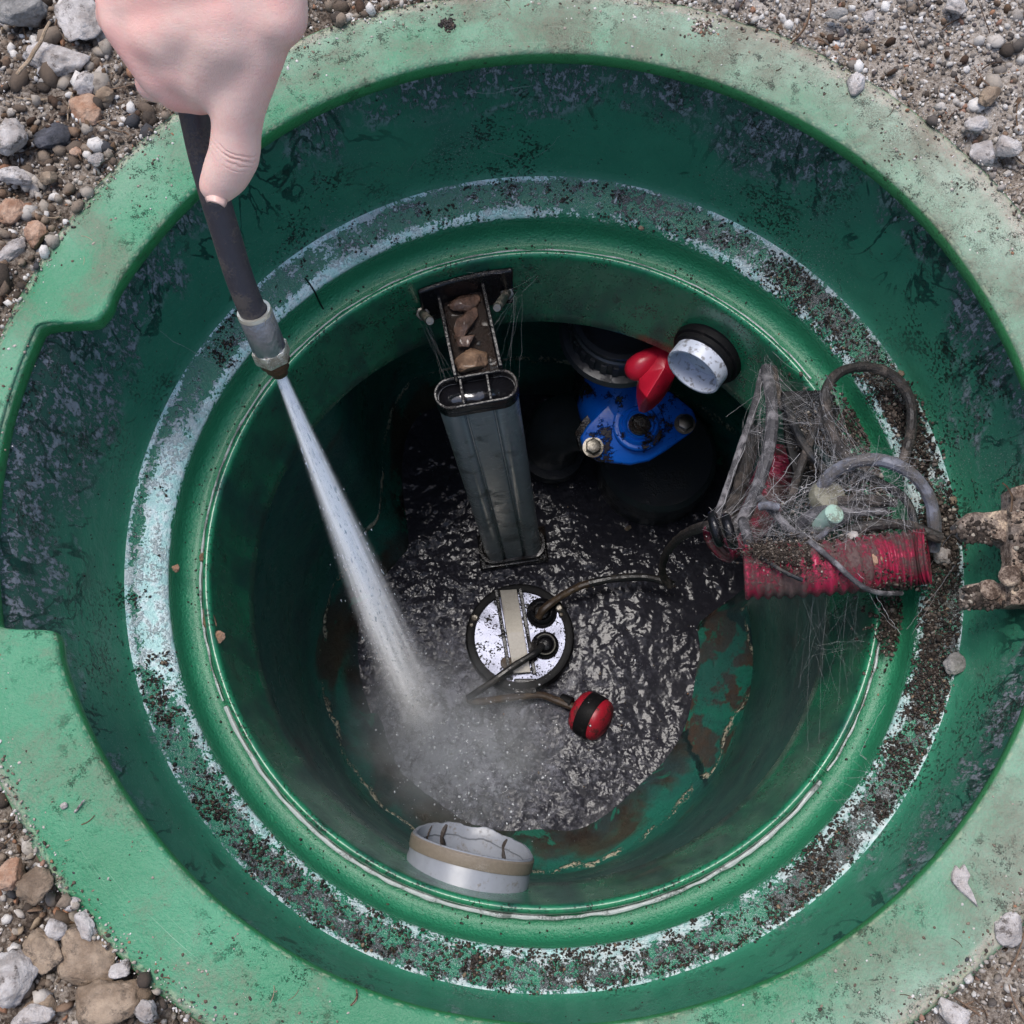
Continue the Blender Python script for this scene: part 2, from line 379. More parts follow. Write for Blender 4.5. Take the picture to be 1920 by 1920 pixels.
M['pale_grit'] = m_grit('pale_grit', [(0, (.10, .085, .075)), (.12, (.22, .19, .165)), (.32, (.36, .32, .285)), (.55, (.52, .48, .44)), (.78, (.70, .67, .64)), (.93, (.30, .17, .12)), (.96, (.12, .10, .10))])
M['dull_grit'] = m_grit('dull_grit', [(0, (.02, .015, .012)), (.35, (.05, .037, .03)), (.65, (.10, .08, .065)), (.88, (.20, .165, .14)), (.97, (.36, .32, .27))])
M['crumb'] = m_grit('wet_dirt_crumbs', [(0, (.010, .007, .006)), (.4, (.022, .014, .010)), (.7, (.045, .028, .02)), (.9, (.09, .055, .035)), (.97, (.28, .2, .13))], 900)
for nd in M['crumb'].node_tree.nodes:
    if nd.type == 'BSDF_PRINCIPLED': nd.inputs['Roughness'].default_value = .38; nd.inputs['Specular IOR Level'].default_value = .5
M['twig'] = m_grit('dry_needles', [(0, (.07, .04, .025)), (.3, (.14, .085, .05)), (.6, (.23, .15, .10)), (.85, (.38, .29, .2))], 700)
def stone_mat(name, a, b, sc=60, dirt=.5, rough=.8, coat=0.):
    t = NT(name); c = t.mix(t.ss(t.noise(sc, 8, .7), .3, .7), a, b)
    c = t.mix(t.mul(t.ss(t.noise(sc*.6, 6, .7, dist=.6), .46, .60), .45), c, tuple(v*.55 for v in a))
    c = t.mix(t.mul(t.ss(t.math('ADD', t.noise(sc*1.7, 6, .7), t.mul(t.noise(900, 2), .2)), .62, .78), dirt), c, (.06, .045, .035))
    t.bsdf(c, rough, t.bump(t.math('ADD', t.noise(sc*5, 6, .7), t.noise(sc, 3)), .0028), spec=.35, coat=coat); return t.m
M['white_stone'] = stone_mat('chalky_white_stone', (.38, .33, .30), (.66, .62, .60), dirt=.85)
M['tan_stone'] = stone_mat('tan_stone', (.17, .115, .075), (.42, .32, .23), sc=38, rough=.6, dirt=.8)
M['orange_stone'] = stone_mat('orange_stone', (.33, .17, .10), (.55, .38, .28))
M['grey_stone'] = stone_mat('grey_stone', (.20, .19, .18), (.38, .36, .34))
M['dark_stone'] = stone_mat('dark_slate', (.035, .036, .042), (.12, .12, .14))
M['wet_stone'] = stone_mat('wet_brown_stone', (.055, .030, .022), (.21, .125, .090), 70, .6, .2, .6)
M['wood_chip'] = stone_mat('wet_wood_chip', (.10, .055, .035), (.30, .19, .12), 70, .35, .3, .3)

# ---- plastics, metals
M['black_plastic'] = simple('wet_black_plastic', (.008, .008, .010), .20, grime=.3, grime_col=(.035, .028, .024), sc=160, spec=.35, bumpd=.0008)
M['grey_tube'] = simple('grey_guide_tube', (.30, .305, .315), .27, grime=.3, grime_col=(.05, .045, .042), bumpd=.00015, sc=40, spec=.7)
M['grey_pvc'] = simple('grey_pvc', (.25, .265, .30), .35, grime=.28, grime_col=(.13, .105, .08), sc=90, patch=26, bumpd=.0002)
M['dark_pvc'] = simple('dark_grey_fitting', (.035, .038, .044), .3, grime=.3, grime_col=(.02, .017, .014), sc=90, spec=.6)
M['white_pvc'] = simple('white_pvc', (.56, .60, .70), .35, grime=.38, grime_col=(.10, .085, .075), sc=60, patch=120, bumpd=.0001)
M['steel'] = simple('brushed_steel', (.34, .32, .285), .42, 1., grime=.15, grime_col=(.12, .1, .08), sc=300, bumpd=.0001)
M['dull_steel'] = simple('dull_bolt_steel', (.20, .185, .16), .35, 1., grime=.4, grime_col=(.07, .05, .035), sc=400, bumpd=.0003)
M['red'] = simple('red_handle_plastic', (.50, .012, .035), .32, grime=.15, sc=90, patch=45, spec=.5, bumpd=.0001)
M['float_red'] = simple('red_float_plastic', (.36, .010, .026), .4, grime=.45, sc=90, patch=60, bumpd=.0001)
M['cable'] = simple('black_cable', (.014, .014, .016), .3, grime=.4, grime_col=(.06, .05, .042), sc=300, patch=50)
M['brown_cable'] = simple('silted_cable', (.045, .028, .018), .4, grime=.5, grime_col=(.10, .065, .035), sc=300, patch=50)
M['web_cable'] = simple('dusty_cable', (.045, .043, .048), .55, grime=.6, grime_col=(.20, .19, .20), sc=500, patch=70, bumpd=.0008)
M['pale_cable'] = simple('pale_dusty_cable', (.16, .165, .20), .42, grime=.6, grime_col=(.09, .08, .075), sc=500, patch=60, bumpd=.0006)
M['brown_dusty'] = simple('brown_dusty_cable', (.022, .019, .018), .45, grime=.55, grime_col=(.10, .08, .068), sc=500, patch=70, bumpd=.0008)
M['sleeve'] = simple('pale_green_sleeve', (.33, .48, .40), .5, grime=.4, grime_col=(.12, .11, .08), sc=200, patch=60)
M['tan_cap'] = simple('tan_dusty_cap', (.20, .19, .14), .6, grime=.4, grime_col=(.09, .08, .06), sc=300, patch=60)
M['seal'] = simple('pale_seal', (.42, .46, .46), .22, grime=.35, grime_col=(.02, .03, .02), sc=200, patch=40, bumpd=.0006, coat=.5)
M['rubber'] = simple('black_rubber', (.008, .008, .009), .5, grime=.15, grime_col=(.05, .043, .04), sc=400, patch=80, spec=.12)
M['lance'] = simple('worn_black_hose', (.030, .028, .038), .45, grime=.4, grime_col=(.085, .068, .058), sc=260, patch=60, bumpd=.0003)
M['brass'] = simple('pale_worn_nut', (.62, .60, .52), .32, .7, grime=.3, grime_col=(.14, .10, .06), sc=300, patch=80)
M['ferrule'] = simple('scratched_ferrule', (.34, .36, .42), .32, .9, grime=.3, grime_col=(.34, .30, .22), sc=400, patch=70, bumpd=.0004)
M['nozzle'] = simple('brown_brass_nozzle', (.09, .055, .035), .3, .7, grime=.4, grime_col=(.02, .014, .01), sc=300)
def m_blue():
    t = NT('blue_painted_casting'); n = t.noise(24, 6, .65); f = t.noise(300, 4, .7)
    muck = t.ss(t.math('ADD', n, t.mul(f, .3)), .70, .76)
    c = t.mix(t.noise(60, 3), (.002, .075, .42), (.004, .12, .58)); c = t.mix(muck, c, t.mix(f, (.008, .006, .006), (.03, .018, .012)))
    t.bsdf(c, .22, t.bump(t.math('ADD', t.mul(muck, 2), t.mul(f, .4)), .0008), spec=.4); return t.m
M['blue'] = m_blue()
M['muck'] = simple('black_muck', (.010, .008, .008), .2, grime=.4, grime_col=(.05, .03, .02), sc=200, bumpd=.002, coat=.6)
def m_plate():
    t = NT('wet_speckled_steel_plate'); n = t.noise(60, 4, .6); f = t.noise(300, 3, .6)
    x, y, z = t.sep()
    sp = t.ss(t.math('ADD', f, t.mul(n, .8)), .975, .995)
    c = t.mix(sp, t.mix(n, (.060, .063, .083), (.088, .092, .118)), (.003, .003, .004))
    t.bsdf(c, .2, t.bump(t.math('ADD', t.mul(f, .3), n), .0002), metal=t.lin(sp, 0, 1, .9, 0), spec=t.lin(sp, 0, 1, .6, .05)); return t.m
M['plate'] = m_plate()
def m_rust():
    t = NT('scaled_rusty_bracket'); n = t.noise(45, 6, .7); f = t.noise(400, 4, .75); b = t.noise(14, 3)
    c = t.ramp(t.math('ADD', t.mul(n, .7), t.mul(f, .4)), [(.38, (.02, .014, .012)), (.5, (.09, .06, .045)), (.58, (.26, .20, .16)), (.68, (.60, .47, .34))])
    c = t.mix(t.ss(b, .45, .65), c, t.mix(f, (.13, .125, .12), (.26, .24, .23)))
    t.bsdf(c, .85, t.bump(t.math('ADD', n, f), .0014), spec=.25); return t.m
M['rust'] = m_rust()
def m_conduit():
    t = NT('dusty_red_corrugated_plastic'); n = t.noise(26, 5, .7); f = t.noise(500, 4, .75)
    m = t.ss(t.math('ADD', n, t.mul(f, .45)), .66, .82)
    c = t.mix(t.noise(60, 3), (.24, .008, .036), (.42, .024, .076)); c = t.mix(t.mul(m, .9), c, t.mix(f, (.03, .022, .018), (.17, .14, .125)))
    t.bsdf(c, t.lin(m, 0, 1, .35, .8), t.bump(t.mul(m, f), .002), spec=.5); return t.m
M['conduit'] = m_conduit()
def m_skin():
    t = NT('pale_skin'); n = t.noise(22, 4, .55); f = t.noise(600, 3, .6)
    c = t.mix(t.ss(n, .38, .66), (.80, .55, .475), (.86, .46, .40))
    lines = t.noise(90, 4, .6, vec=t.mapping((.6, 1, 2.2)))
    a0 = PD(440, 292, .520); a1 = PD(418, 345, .533); ax = (a1-a0)/np.linalg.norm(a1-a0)
    vm = t.t.nodes.new('ShaderNodeVectorMath'); vm.operation = 'DOT_PRODUCT'; t.put(vm.inputs[0], t.co); vm.inputs[1].default_value = tuple(ax)
    sv = t.math('ADD', t.math('SUBTRACT', vm.outputs['Value'], float(a0@ax)), t.mul(t.math('SUBTRACT', t.noise(120, 3), .5), .004))
    cre = 0.
    for off, wd, am in ((-.0040, .0006, .45), (-.0016, .0007, .8), (.0008, .0006, .6), (.0034, .0005, .35)):
        q = t.math('DIVIDE', t.math('SUBTRACT', sv, off), wd); g = t.math('MULTIPLY', t.math('EXPONENT', t.math('MULTIPLY', t.mul(q, q), -1.)), am); cre = g if cre == 0. else t.math('ADD', cre, g)
    x, y, z = t.sep(); cre = t.mul(cre, t.ss(t.math('ABSOLUTE', t.math('SUBTRACT', vm.outputs['Value'], float(a0@ax))), .02, .012))
    dv = t.t.nodes.new('ShaderNodeVectorMath'); dv.operation = 'DISTANCE'; t.put(dv.inputs[0], t.co); dv.inputs[1].default_value = tuple(PD(438, 300, .508))
    cre = t.mul(cre, t.ss(dv.outputs['Value'], .022, .006), t.ss(t.noise(70, 3), .36, .55))
    cl = t.ss(t.vor(620, vec=t.mapping((1, 1.3, .8)), feature='DISTANCE_TO_EDGE').outputs['Distance'], .12, .0)
    c = t.mix(t.mul(cre, .30), c, (.50, .24, .20)); c = t.mix(t.mul(t.ss(t.noise(55, 5, .65), .52, .66), .30), c, (.78, .40, .35))
    h = t.math('SUBTRACT', t.math('ADD', t.mul(f, .25), t.mul(lines, .5)), t.math('ADD', t.mul(cre, 1.3), t.mul(cl, .07)))
    t.bsdf(c, .46, t.bump(h, .00055), spec=.4, Subsurface_Weight=.3)
    for nd in t.t.nodes:
        if nd.type == 'BSDF_PRINCIPLED': nd.inputs['Subsurface Scale'].default_value = .006; nd.inputs['Subsurface Radius'].default_value = (1, .35, .2)
    return t.m
M['skin'] = m_skin()
t = NT('fingernail'); t.bsdf(t.mix(t.noise(80), (.66, .43, .37), (.74, .52, .46)), .3, spec=.5); M['nail'] = t.m
def m_web():
    t = NT('cobweb_silk'); n = t.t.nodes.new('ShaderNodeBsdfDiffuse'); n.inputs[0].default_value = (.42, .41, .42, 1)
    t.L(n.outputs[0], t.out.inputs[0]); return t.m
M['web'] = m_web()
#@@GEOM
# ------------------------------------------------------------------ the chamber: one moulded green body, turned in parts
def sstep(x, a, b):
    t = min(1, max(0, (x-a)/(b-a))); return t*t*(3-2*t)
def notch(deg):
    d = deg % 360
    a = sstep(d, 159.6, 162.9)*(1-sstep(d, 195.3, 198.0))
    b = sstep(d, 340, 342)+(1-sstep(d, 12, 15)) if (d > 330 or d < 20) else 0
    if d > 330: b = sstep(d, 337, 340)
    elif d < 20: b = 1-sstep(d, 9, 12)
    else: b = 0
    hook = -.22*math.exp(-((d-157.8)/1.8)**2)-.10*math.exp(-((d-199.0)/1.4)**2)
    return a+b*.9+hook*.4
def wob(d, s, amp):
    return amp*(mnoise.noise(Vector((math.cos(R(d))*s, math.sin(R(d))*s, s*3.1))))
def turned(name, prof, mat, parent, n=540, closed=False):
    V = []; m = None
    for k in range(n):
        d = 360*k/n; p = prof(d); m = len(p)
        for r_, z_ in p: V.append((math.cos(R(d))*r_, math.sin(R(d))*r_, z_))
    Fc = [[k*m+i, ((k+1) % n)*m+i, ((k+1) % n)*m+(i+1) % m, k*m+(i+1) % m] for k in range(n) for i in range(m if closed else m-1)]
    return mesh(name, V, Fc, mat, parent)
chamber = empty('pump_chamber', (0, 0, 0))
tag(chamber, 'round green plastic sump chamber sunk in the gravel, rim dirty and ledge wet', 'sump chamber')
def p_flange(d):
    rl = .400+.041*notch(d)+wob(d, 3, .0012); ro = .4695+wob(d, 2.5, .004)+wob(d, 14, .0018)
    zz = wob(d, 2, .0015)
    pts = [(ro+.004, -.06), (ro+.003, -.008), (ro+.001, -.003), (ro-.004, -.0004)]
    for f in (.8, .6, .4, .2, .08): pts.append((rl+(ro-rl)*f, .0012+.0006*f+wob(d*1.0+f*40, 6, .0010)))
    pts += [(rl+.0035, .0008), (rl+.0015, -.0003), (rl, -.003), (rl-.0003, -.010), (rl+.0006, -.0165), (rl+.004, -.019), (max(rl+.02, .4375), -.019), (.4465, -.021), (.4465, -.06)]
    return pts
turned('rim', p_flange, M['flange'], chamber, 900, closed=True)
def p_shaft(d):
    k = wob(d, 4, .002)
    return [(.4455, -.016), (.437+k, -.03), (.434+k, -.06), (.430+k, -.09), (.4255, -.12), (.4205, -.15), (.4155, -.178), (.412, -.194), (.409, -.2015), (.406, -.205)]
turned('shaft_wall', p_shaft, M['shaft'], chamber)
def p_ledge(d):
    k = wob(d, 5, .0008)
    pts = [(.406, -.205), (.402, -.208+k), (.396, -.2115+k), (.390, -.215+k), (.384, -.2185+k), (.379, -.2215+k), (.3745, -.2255), (.3715, -.2305), (.3700, -.2370), (.3690, -.246), (.3675, -.2545), (.3640, -.2605), (.3590, -.2635), (.3530, -.264), (.3470, -.2635), (.3450, -.2600)]
    return pts
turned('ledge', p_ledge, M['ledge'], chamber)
def p_ridge(d):
    return [(.3450, -.2600), (.3440, -.2535), (.3425, -.2500), (.3400, -.2485), (.3375, -.2490), (.3358, -.2515), (.3350, -.256), (.3340, -.275), (.3320, -.305), (.3290, -.340), (.3250, -.368), (.3215, -.384), (.3235, -.388)]
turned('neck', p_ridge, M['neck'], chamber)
def pocket(d):
    d = d % 360
    return sstep(d, 10, 26)*(1-sstep(d, 112, 140))
def p_tank(d):
    k = pocket(d); rt = .333+.17*k+.010*sstep(abs((d % 360)-180), 60, 0)
    zt = -.388
    foot = wob(d, 3, .01)
    cre = .329+.17*k+wob(d, 2.2, .008)
    if d % 360 > 330 or d % 360 < 20: cre += .022*math.exp(-(((d+20) % 360-20)/16)**2)
    bot = .262+.19*k+wob(d, 2, .014)+(.01 if 100 < d < 200 else 0)
    return [(.3235, zt), (.3235+(rt-.3235)*.3, zt-.006-.01*(1-k)), (.3235+(rt-.3235)*.8, zt-.012-.04*(1-k)), (rt, zt-.03-.1*(1-k)), (rt+.001, -.60), (rt, -.72), (rt-.002, -.82), (cre, -.885), (cre-.008, -.897),
            ((cre+bot)/2+.006, -.928), (bot+.012, -.952+foot), (bot, -.966), (bot-.02, -1.0), (.15, -1.03), (.0, -1.04)]
turned('tank_wall', p_tank, M['tank'], chamber, 360)
# pale seal lying in the groove behind the ridge, broken off at the right
for a0, a1, rr in ((-38, -2, .0011), (34, 205, .0012), (206, 320, .0021)):
    pts = [(math.cos(R(a))*(.3472+wob(a, 20, .0010)), math.sin(R(a))*(.3472+wob(a, 20, .0010)), -.2585+wob(a, 9, .001)) for a in np.linspace(a0, a1, int((a1-a0)*2.5))]
    rad = [rr*(1+.7*mnoise.noise(Vector((p[0]*60, p[1]*60, 0)))) for p in pts]
    MB().tube(pts, rad, 8).build('seal', M['seal'], chamber)
# clips / moulded seam ticks on the rounded step
for d in (130.5,):
    pts = [(math.cos(R(d))*r_, math.sin(R(d))*r_, z_+.0006) for r_, z_ in p_ledge(d)[4:12]]
    MB().tube(pts, .0009, 6).build('seam', M['rubber'], chamber)

# ------------------------------------------------------------------ ground
WZ = -.958
def ground():
    th = np.linspace(0, 2*PI, 721)[:-1]; rs = [.4725]; 
    while rs[-1] < .95: rs.append(rs[-1]*1.012)
    while rs[-1] < 40: rs.append(rs[-1]*1.16)
    V = []
    for r_ in rs:
        for t_ in th:
            x, y = math.cos(t_)*r_, math.sin(t_)*r_
            z = -.012+.012*mnoise.fractal(Vector((x*9, y*9, 1.3)), 1, 2, 4)+.003*mnoise.noise(Vector((x*70, y*70, 0)))
            if r_ < .50: z -= .004*(.5-r_)/.03
            z = max(z, -.03); z = min(z, -.001 if r_ < .52 else .012)
            V.append((x, y, z))
    n = len(th); T = [(j*n+i, j*n+(i+1) % n, (j+1)*n+(i+1) % n, (j+1)*n+i) for j in range(len(rs)-1) for i in range(n)]
    o = fastmesh('ground', V, T, M['soil']); tag(o, kind='structure')
ground()
def gz(x, y):
    r_ = math.hypot(x, y)
    if r_ < .4725: return .001
    z = -.012+.012*mnoise.fractal(Vector((x*9, y*9, 1.3)), 1, 2, 4)
    if r_ < .5: z -= .004*(.5-r_)/.03
    return min(max(z, -.03), -.001 if r_ < .52 else .012)

def ico(sub):
    bm = bmesh.new(); bmesh.ops.create_icosphere(bm, subdivisions=sub, radius=1)
    V = np.array([v.co[:] for v in bm.verts]); T = np.array([[v.index for v in f.verts] for f in bm.faces]); bm.free(); return V, T
ICO1, ICO2, ICO3, ICO4 = ico(1), ico(2), ico(3), ico(4)
def rotmats(n):
    q = rng.normal(size=(n, 4)); q /= np.linalg.norm(q, axis=1)[:, None]; w_, x, y, z = q.T
    return np.stack([1-2*(y*y+z*z), 2*(x*y-z*w_), 2*(x*z+y*w_), 2*(x*y+z*w_), 1-2*(x*x+z*z), 2*(y*z-x*w_), 2*(x*z-y*w_), 2*(y*z+x*w_), 1-2*(x*x+y*y)], 1).reshape(n, 3, 3)
def scatter(name, pos, size, mat, base=ICO1, jit=.28, flat=(.55, 1.), parent=None, smooth=False):
    V0, T0 = base; n = len(pos); m = len(V0)
    v = V0[None]*(1+rng.uniform(-jit, jit, (n, m, 1)))
    sc = np.stack([rng.uniform(.8, 1.35, n), rng.uniform(.6, 1., n), rng.uniform(*flat, n)], 1)
    v = v*sc[:, None]; v = np.einsum('nij,nmj->nmi', rotmats(n), v)*np.asarray(size)[:, None, None]+np.asarray(pos)[:, None]
    T = (T0[None]+(np.arange(n)*m)[:, None, None]).reshape(-1, 3)
    return fastmesh(name, v.reshape(-1, 3), T, mat, parent, smooth)
def gravel():
    out = [([], []), ([], [])]
    def put(n, lo, hi, cond=lambda x, y: 1., pw=2.2, lim=.70):
        k = 0
        while k < n:
            x, y = rng.uniform(-lim, lim, 2); r_ = math.hypot(x, y)
            if r_ < .468 or rng.random() > cond(x, y): continue
            right = x+.3*y+.12*mnoise.noise(Vector((x*9, y*9, 2))) > .02
            s = lo+(hi-lo)*rng.random()**pw
            P, Z = out[1 if (right and rng.random() < .85) or (s < .0032 and rng.random() < .35) else 0]; P.append((x, y, gz(x, y)+s*(.25+.5*rng.random()*(s < .003)))); Z.append(s); k += 1
    den = lambda x, y: .45+.65*mnoise.noise(Vector((x*12, y*12, 5)))*1.6+(.45 if x > 0 else 0)
    put(42000, .0007, .0024, den)
    put(24000, .0012, .0040, lambda x, y: 1. if (x > 0 and y > 0) else .55)
    put(6800, .0028, .0075, lambda x, y: 1. if x < 0 else .35)
    put(900, .006, .012, lambda x, y: 1. if x < 0 else .10, 1.5)
    put(30000, .0005, .0018, lambda x, y: 1.)
    put(12000, .0005, .0013, lambda x, y: 1. if x > 0 else .4)
    for (P, Z), m_, nm in zip(out, (M['grit'], M['pale_grit']), ('gravel', 'fine_gravel')):
        P = np.array(P); Z = np.array(Z); big = Z > .0042
        o = scatter(nm, P[~big], Z[~big], m_, smooth=False); tag(o, kind='stuff')
        if big.any(): o = scatter(nm, P[big], Z[big], m_, base=ICO1, jit=.26, smooth=False); tag(o, kind='stuff')
gravel()
def rim_grit():
    """soil and grit swept onto the rim, and a ragged fringe of it along the outer edge"""
    P, Z = [], []
    for k in range(5200):
        a = rng.uniform(0, 2*PI); x, y = math.cos(a), math.sin(a)
        side = .5+.5*mnoise.noise(Vector((x*3.3, y*3.3, 9)))+.35*x
        r_ = .472-abs(rng.normal())*.010*(1+2.*max(0, side)); s = .0004+.0014*rng.random()**3
        if r_ < .404: continue
        P.append((x*r_, y*r_, .001+s*.3)); Z.append(s)
    for k in range(2600):
        a = rng.uniform(0, 2*PI); r_ = rng.uniform(.404, .468); x, y = math.cos(a)*r_, math.sin(a)*r_
        if mnoise.noise(Vector((x*22, y*22, 3))) < .12: continue
        s = .0003+.0011*rng.random()**3
        if abs(((math.degrees(a)) % 360)-179) < 21 and r_ < .447: continue
        if (math.degrees(a) % 360 > 336 or math.degrees(a) % 360 < 13) and r_ < .443: continue
        P.append((x, y, .001+s*.3)); Z.append(s)
    tag(scatter('loose_grit', P, Z, M['grit']), kind='stuff')
rim_grit()
def ledge_z(r_):
    p = p_ledge(0)[::-1]; return float(np.interp(r_, [a for a, b in p], [b for a, b in p]))
def crumbs():
    P, Z = [], []; k = 0
    while k < 42000:
        a = rng.uniform(0, 2*PI); r_ = rng.uniform(.372, .404); x, y = math.cos(a)*r_, math.sin(a)*r_
        dg = math.degrees(a) % 360
        n_ = mnoise.fractal(Vector((x*26, y*26, 4)), 1, 2, 3)+.25*mnoise.noise(Vector((x*8, y*8, 7)))+.8*mnoise.noise(Vector((x*110, y*110, 2)))
        dens = .02+n_*1.0+.22*(x-y*.6)/.4
        if 150 < dg < 196: dens -= .35
        if 196 <= dg < 250: dens += .12
        if -35 < (dg+180) % 360-180 < 50: dens += .4
        k += 1
        if rng.random() > dens: continue
        s = .0004+.0017*rng.random()**2.6*(1.15 if dg > 190 else .8); P.append((x, y, ledge_z(r_)+s*.5)); Z.append(s)
    for c_ in range(420):                                 # clods
        a = rng.uniform(0, 2*PI); dg = math.degrees(a) % 360; r_ = rng.uniform(.373, .404)
        pr = .35+.45*(math.cos(a)-.6*math.sin(a))/1.2+(.35 if 195 < dg < 300 else 0)-(.5 if 140 < dg < 195 else 0)
        if rng.random() > pr: continue
        sg = rng.uniform(.0010, .0042); m_ = int(6+sg*sg*2.2e6)
        for q in range(m_):
            ra = r_+rng.normal()*sg; aa = a+rng.normal()*sg/.39
            if not .3705 < ra < .4075: continue
            s = .0004+.0011*rng.random()**2; P.append((math.cos(aa)*ra, math.sin(aa)*ra, ledge_z(ra)+s*.5+abs(rng.normal())*.0006*(sg > .002))); Z.append(s)
    for i in range(900):                                  # loose specks in the groove and on the sloping neck
        a = rng.uniform(0, 2*PI); r_ = rng.uniform(.346, .366); s = .0004+.0012*rng.random()**3
        P.append((math.cos(a)*r_, math.sin(a)*r_, ledge_z(r_)+s*.4)); Z.append(s)
    tag(scatter('wet_dirt', P, Z, M['crumb'], smooth=True), kind='stuff')
    # specks stuck to the shaft wall
    P, Z = [], []
    for i in range(1300):
        a = rng.uniform(0, 2*PI); z = -.2+.18*rng.random()**1.5
        r_ = float(np.interp(z, [q[1] for q in p_shaft(0)][::-1], [q[0] for q in p_shaft(0)][::-1]))
        s = .0003+.0010*rng.random()**3; P.append((math.cos(a)*r_, math.sin(a)*r_, z)); Z.append(s)
    tag(scatter('wall_specks', P, Z, M['crumb'], smooth=True), kind='stuff')
crumbs()
def stick(mb, x, y, z, L, r_, ang, bend=.15, lift=.1, n=6):
    d = np.array([math.cos(ang), math.sin(ang), 0]); s_ = np.array([-d[1], d[0], 0]); pts = []
    for i in range(n):
        f = i/(n-1)-.5; pts.append(np.array([x, y, z])+d*L*f+s_*bend*L*(f*f*4-1)*.5+np.array([0, 0, lift*L*(f+.5)+r_]))
    mb.tube(pts, [r_*(1-.5*i/n) for i in range(n)], 5)
def litter():
    mb = MB()
    for k in range(1500):
        while True:
            x, y = rng.uniform(-.70, .70, 2)
            if math.hypot(x, y) > .475 and rng.random() < (.9 if (x > 0 and y < 0) else .4 if y > 0 else .3): break
        stick(mb, x, y, gz(x, y)+.002, rng.uniform(.006, .036), rng.uniform(.0004, .0010), rng.uniform(0, PI), rng.uniform(-.3, .3), rng.uniform(0, .25))
    for k in range(40):
        a = rng.uniform(0, 2*PI); r_ = rng.uniform(.41, .465)
        if math.degrees(a) % 360 > 156 and math.degrees(a) % 360 < 200: continue
        stick(mb, math.cos(a)*r_, math.sin(a)*r_, .001, rng.uniform(.004, .013), rng.uniform(.0003, .0006), rng.uniform(0, PI), .2, .05)
    tag(mb.build('leaf_litter', M['twig'], smooth=False), kind='stuff')
litter()
def chips():
    P, Z = [], []
    for k in range(4200):
        while True:
            x, y = rng.uniform(-.70, .70, 2)
            if math.hypot(x, y) > .476 and rng.random() < (.9 if x < 0 else .5): break
        s = .0012+.0050*rng.random()**2.5; P.append((x, y, gz(x, y)+.0025+s*.3)); Z.append(s)
    tag(scatter('bark_litter', P, Z, M['twig'], jit=.3, flat=(.14, .3)), kind='stuff')
chips()

def rock(name, px, py, z, sx, sy, sz, rot, mat, label, cat='stone', seed=0, jag=.30, base=None, parent=None, facet=0, group=None, cutr=(.58, .88)):
    """one stone: half-sizes in metres, lying on the surface below"""
    V0, T0 = base or ICO4; c = F(px, py, z); V = []
    rs = np.random.default_rng(seed+1)
    planes = [(lambda v: v/np.linalg.norm(v))(rs.normal(size=3)) for _ in range(9)]; cut = rs.uniform(*cutr, 9)
    for v in V0:
        k = 1+jag*mnoise.fractal(Vector(v*1.3)+Vector((seed*3.1, seed, 0)), 1, 2, 3)
        p = v*k
        if facet:
            for n_, h_ in zip(planes, cut):
                d_ = p@n_
                if d_ > h_: p = p-n_*(d_-h_)*facet
        p = p*(1+.075*mnoise.fractal(Vector(v*5)+Vector((seed, 0, 3)), .7, 2, 4)); V.append(p*[sx, sy, sz])
    V = np.array(V); ca, sa = math.cos(rot), math.sin(rot)
    V = np.stack([V[:, 0]*ca-V[:, 1]*sa, V[:, 0]*sa+V[:, 1]*ca, V[:, 2]], 1)+c
    o = fastmesh(name, V, T0, mat, parent, True)
    if parent is None: tag(o, label, cat, group)
    return o
GL = 'stones lying in the gravel'
W_, T_, O_, G_, D_ = M['white_stone'], M['tan_stone'], M['orange_stone'], M['grey_stone'], M['dark_stone']
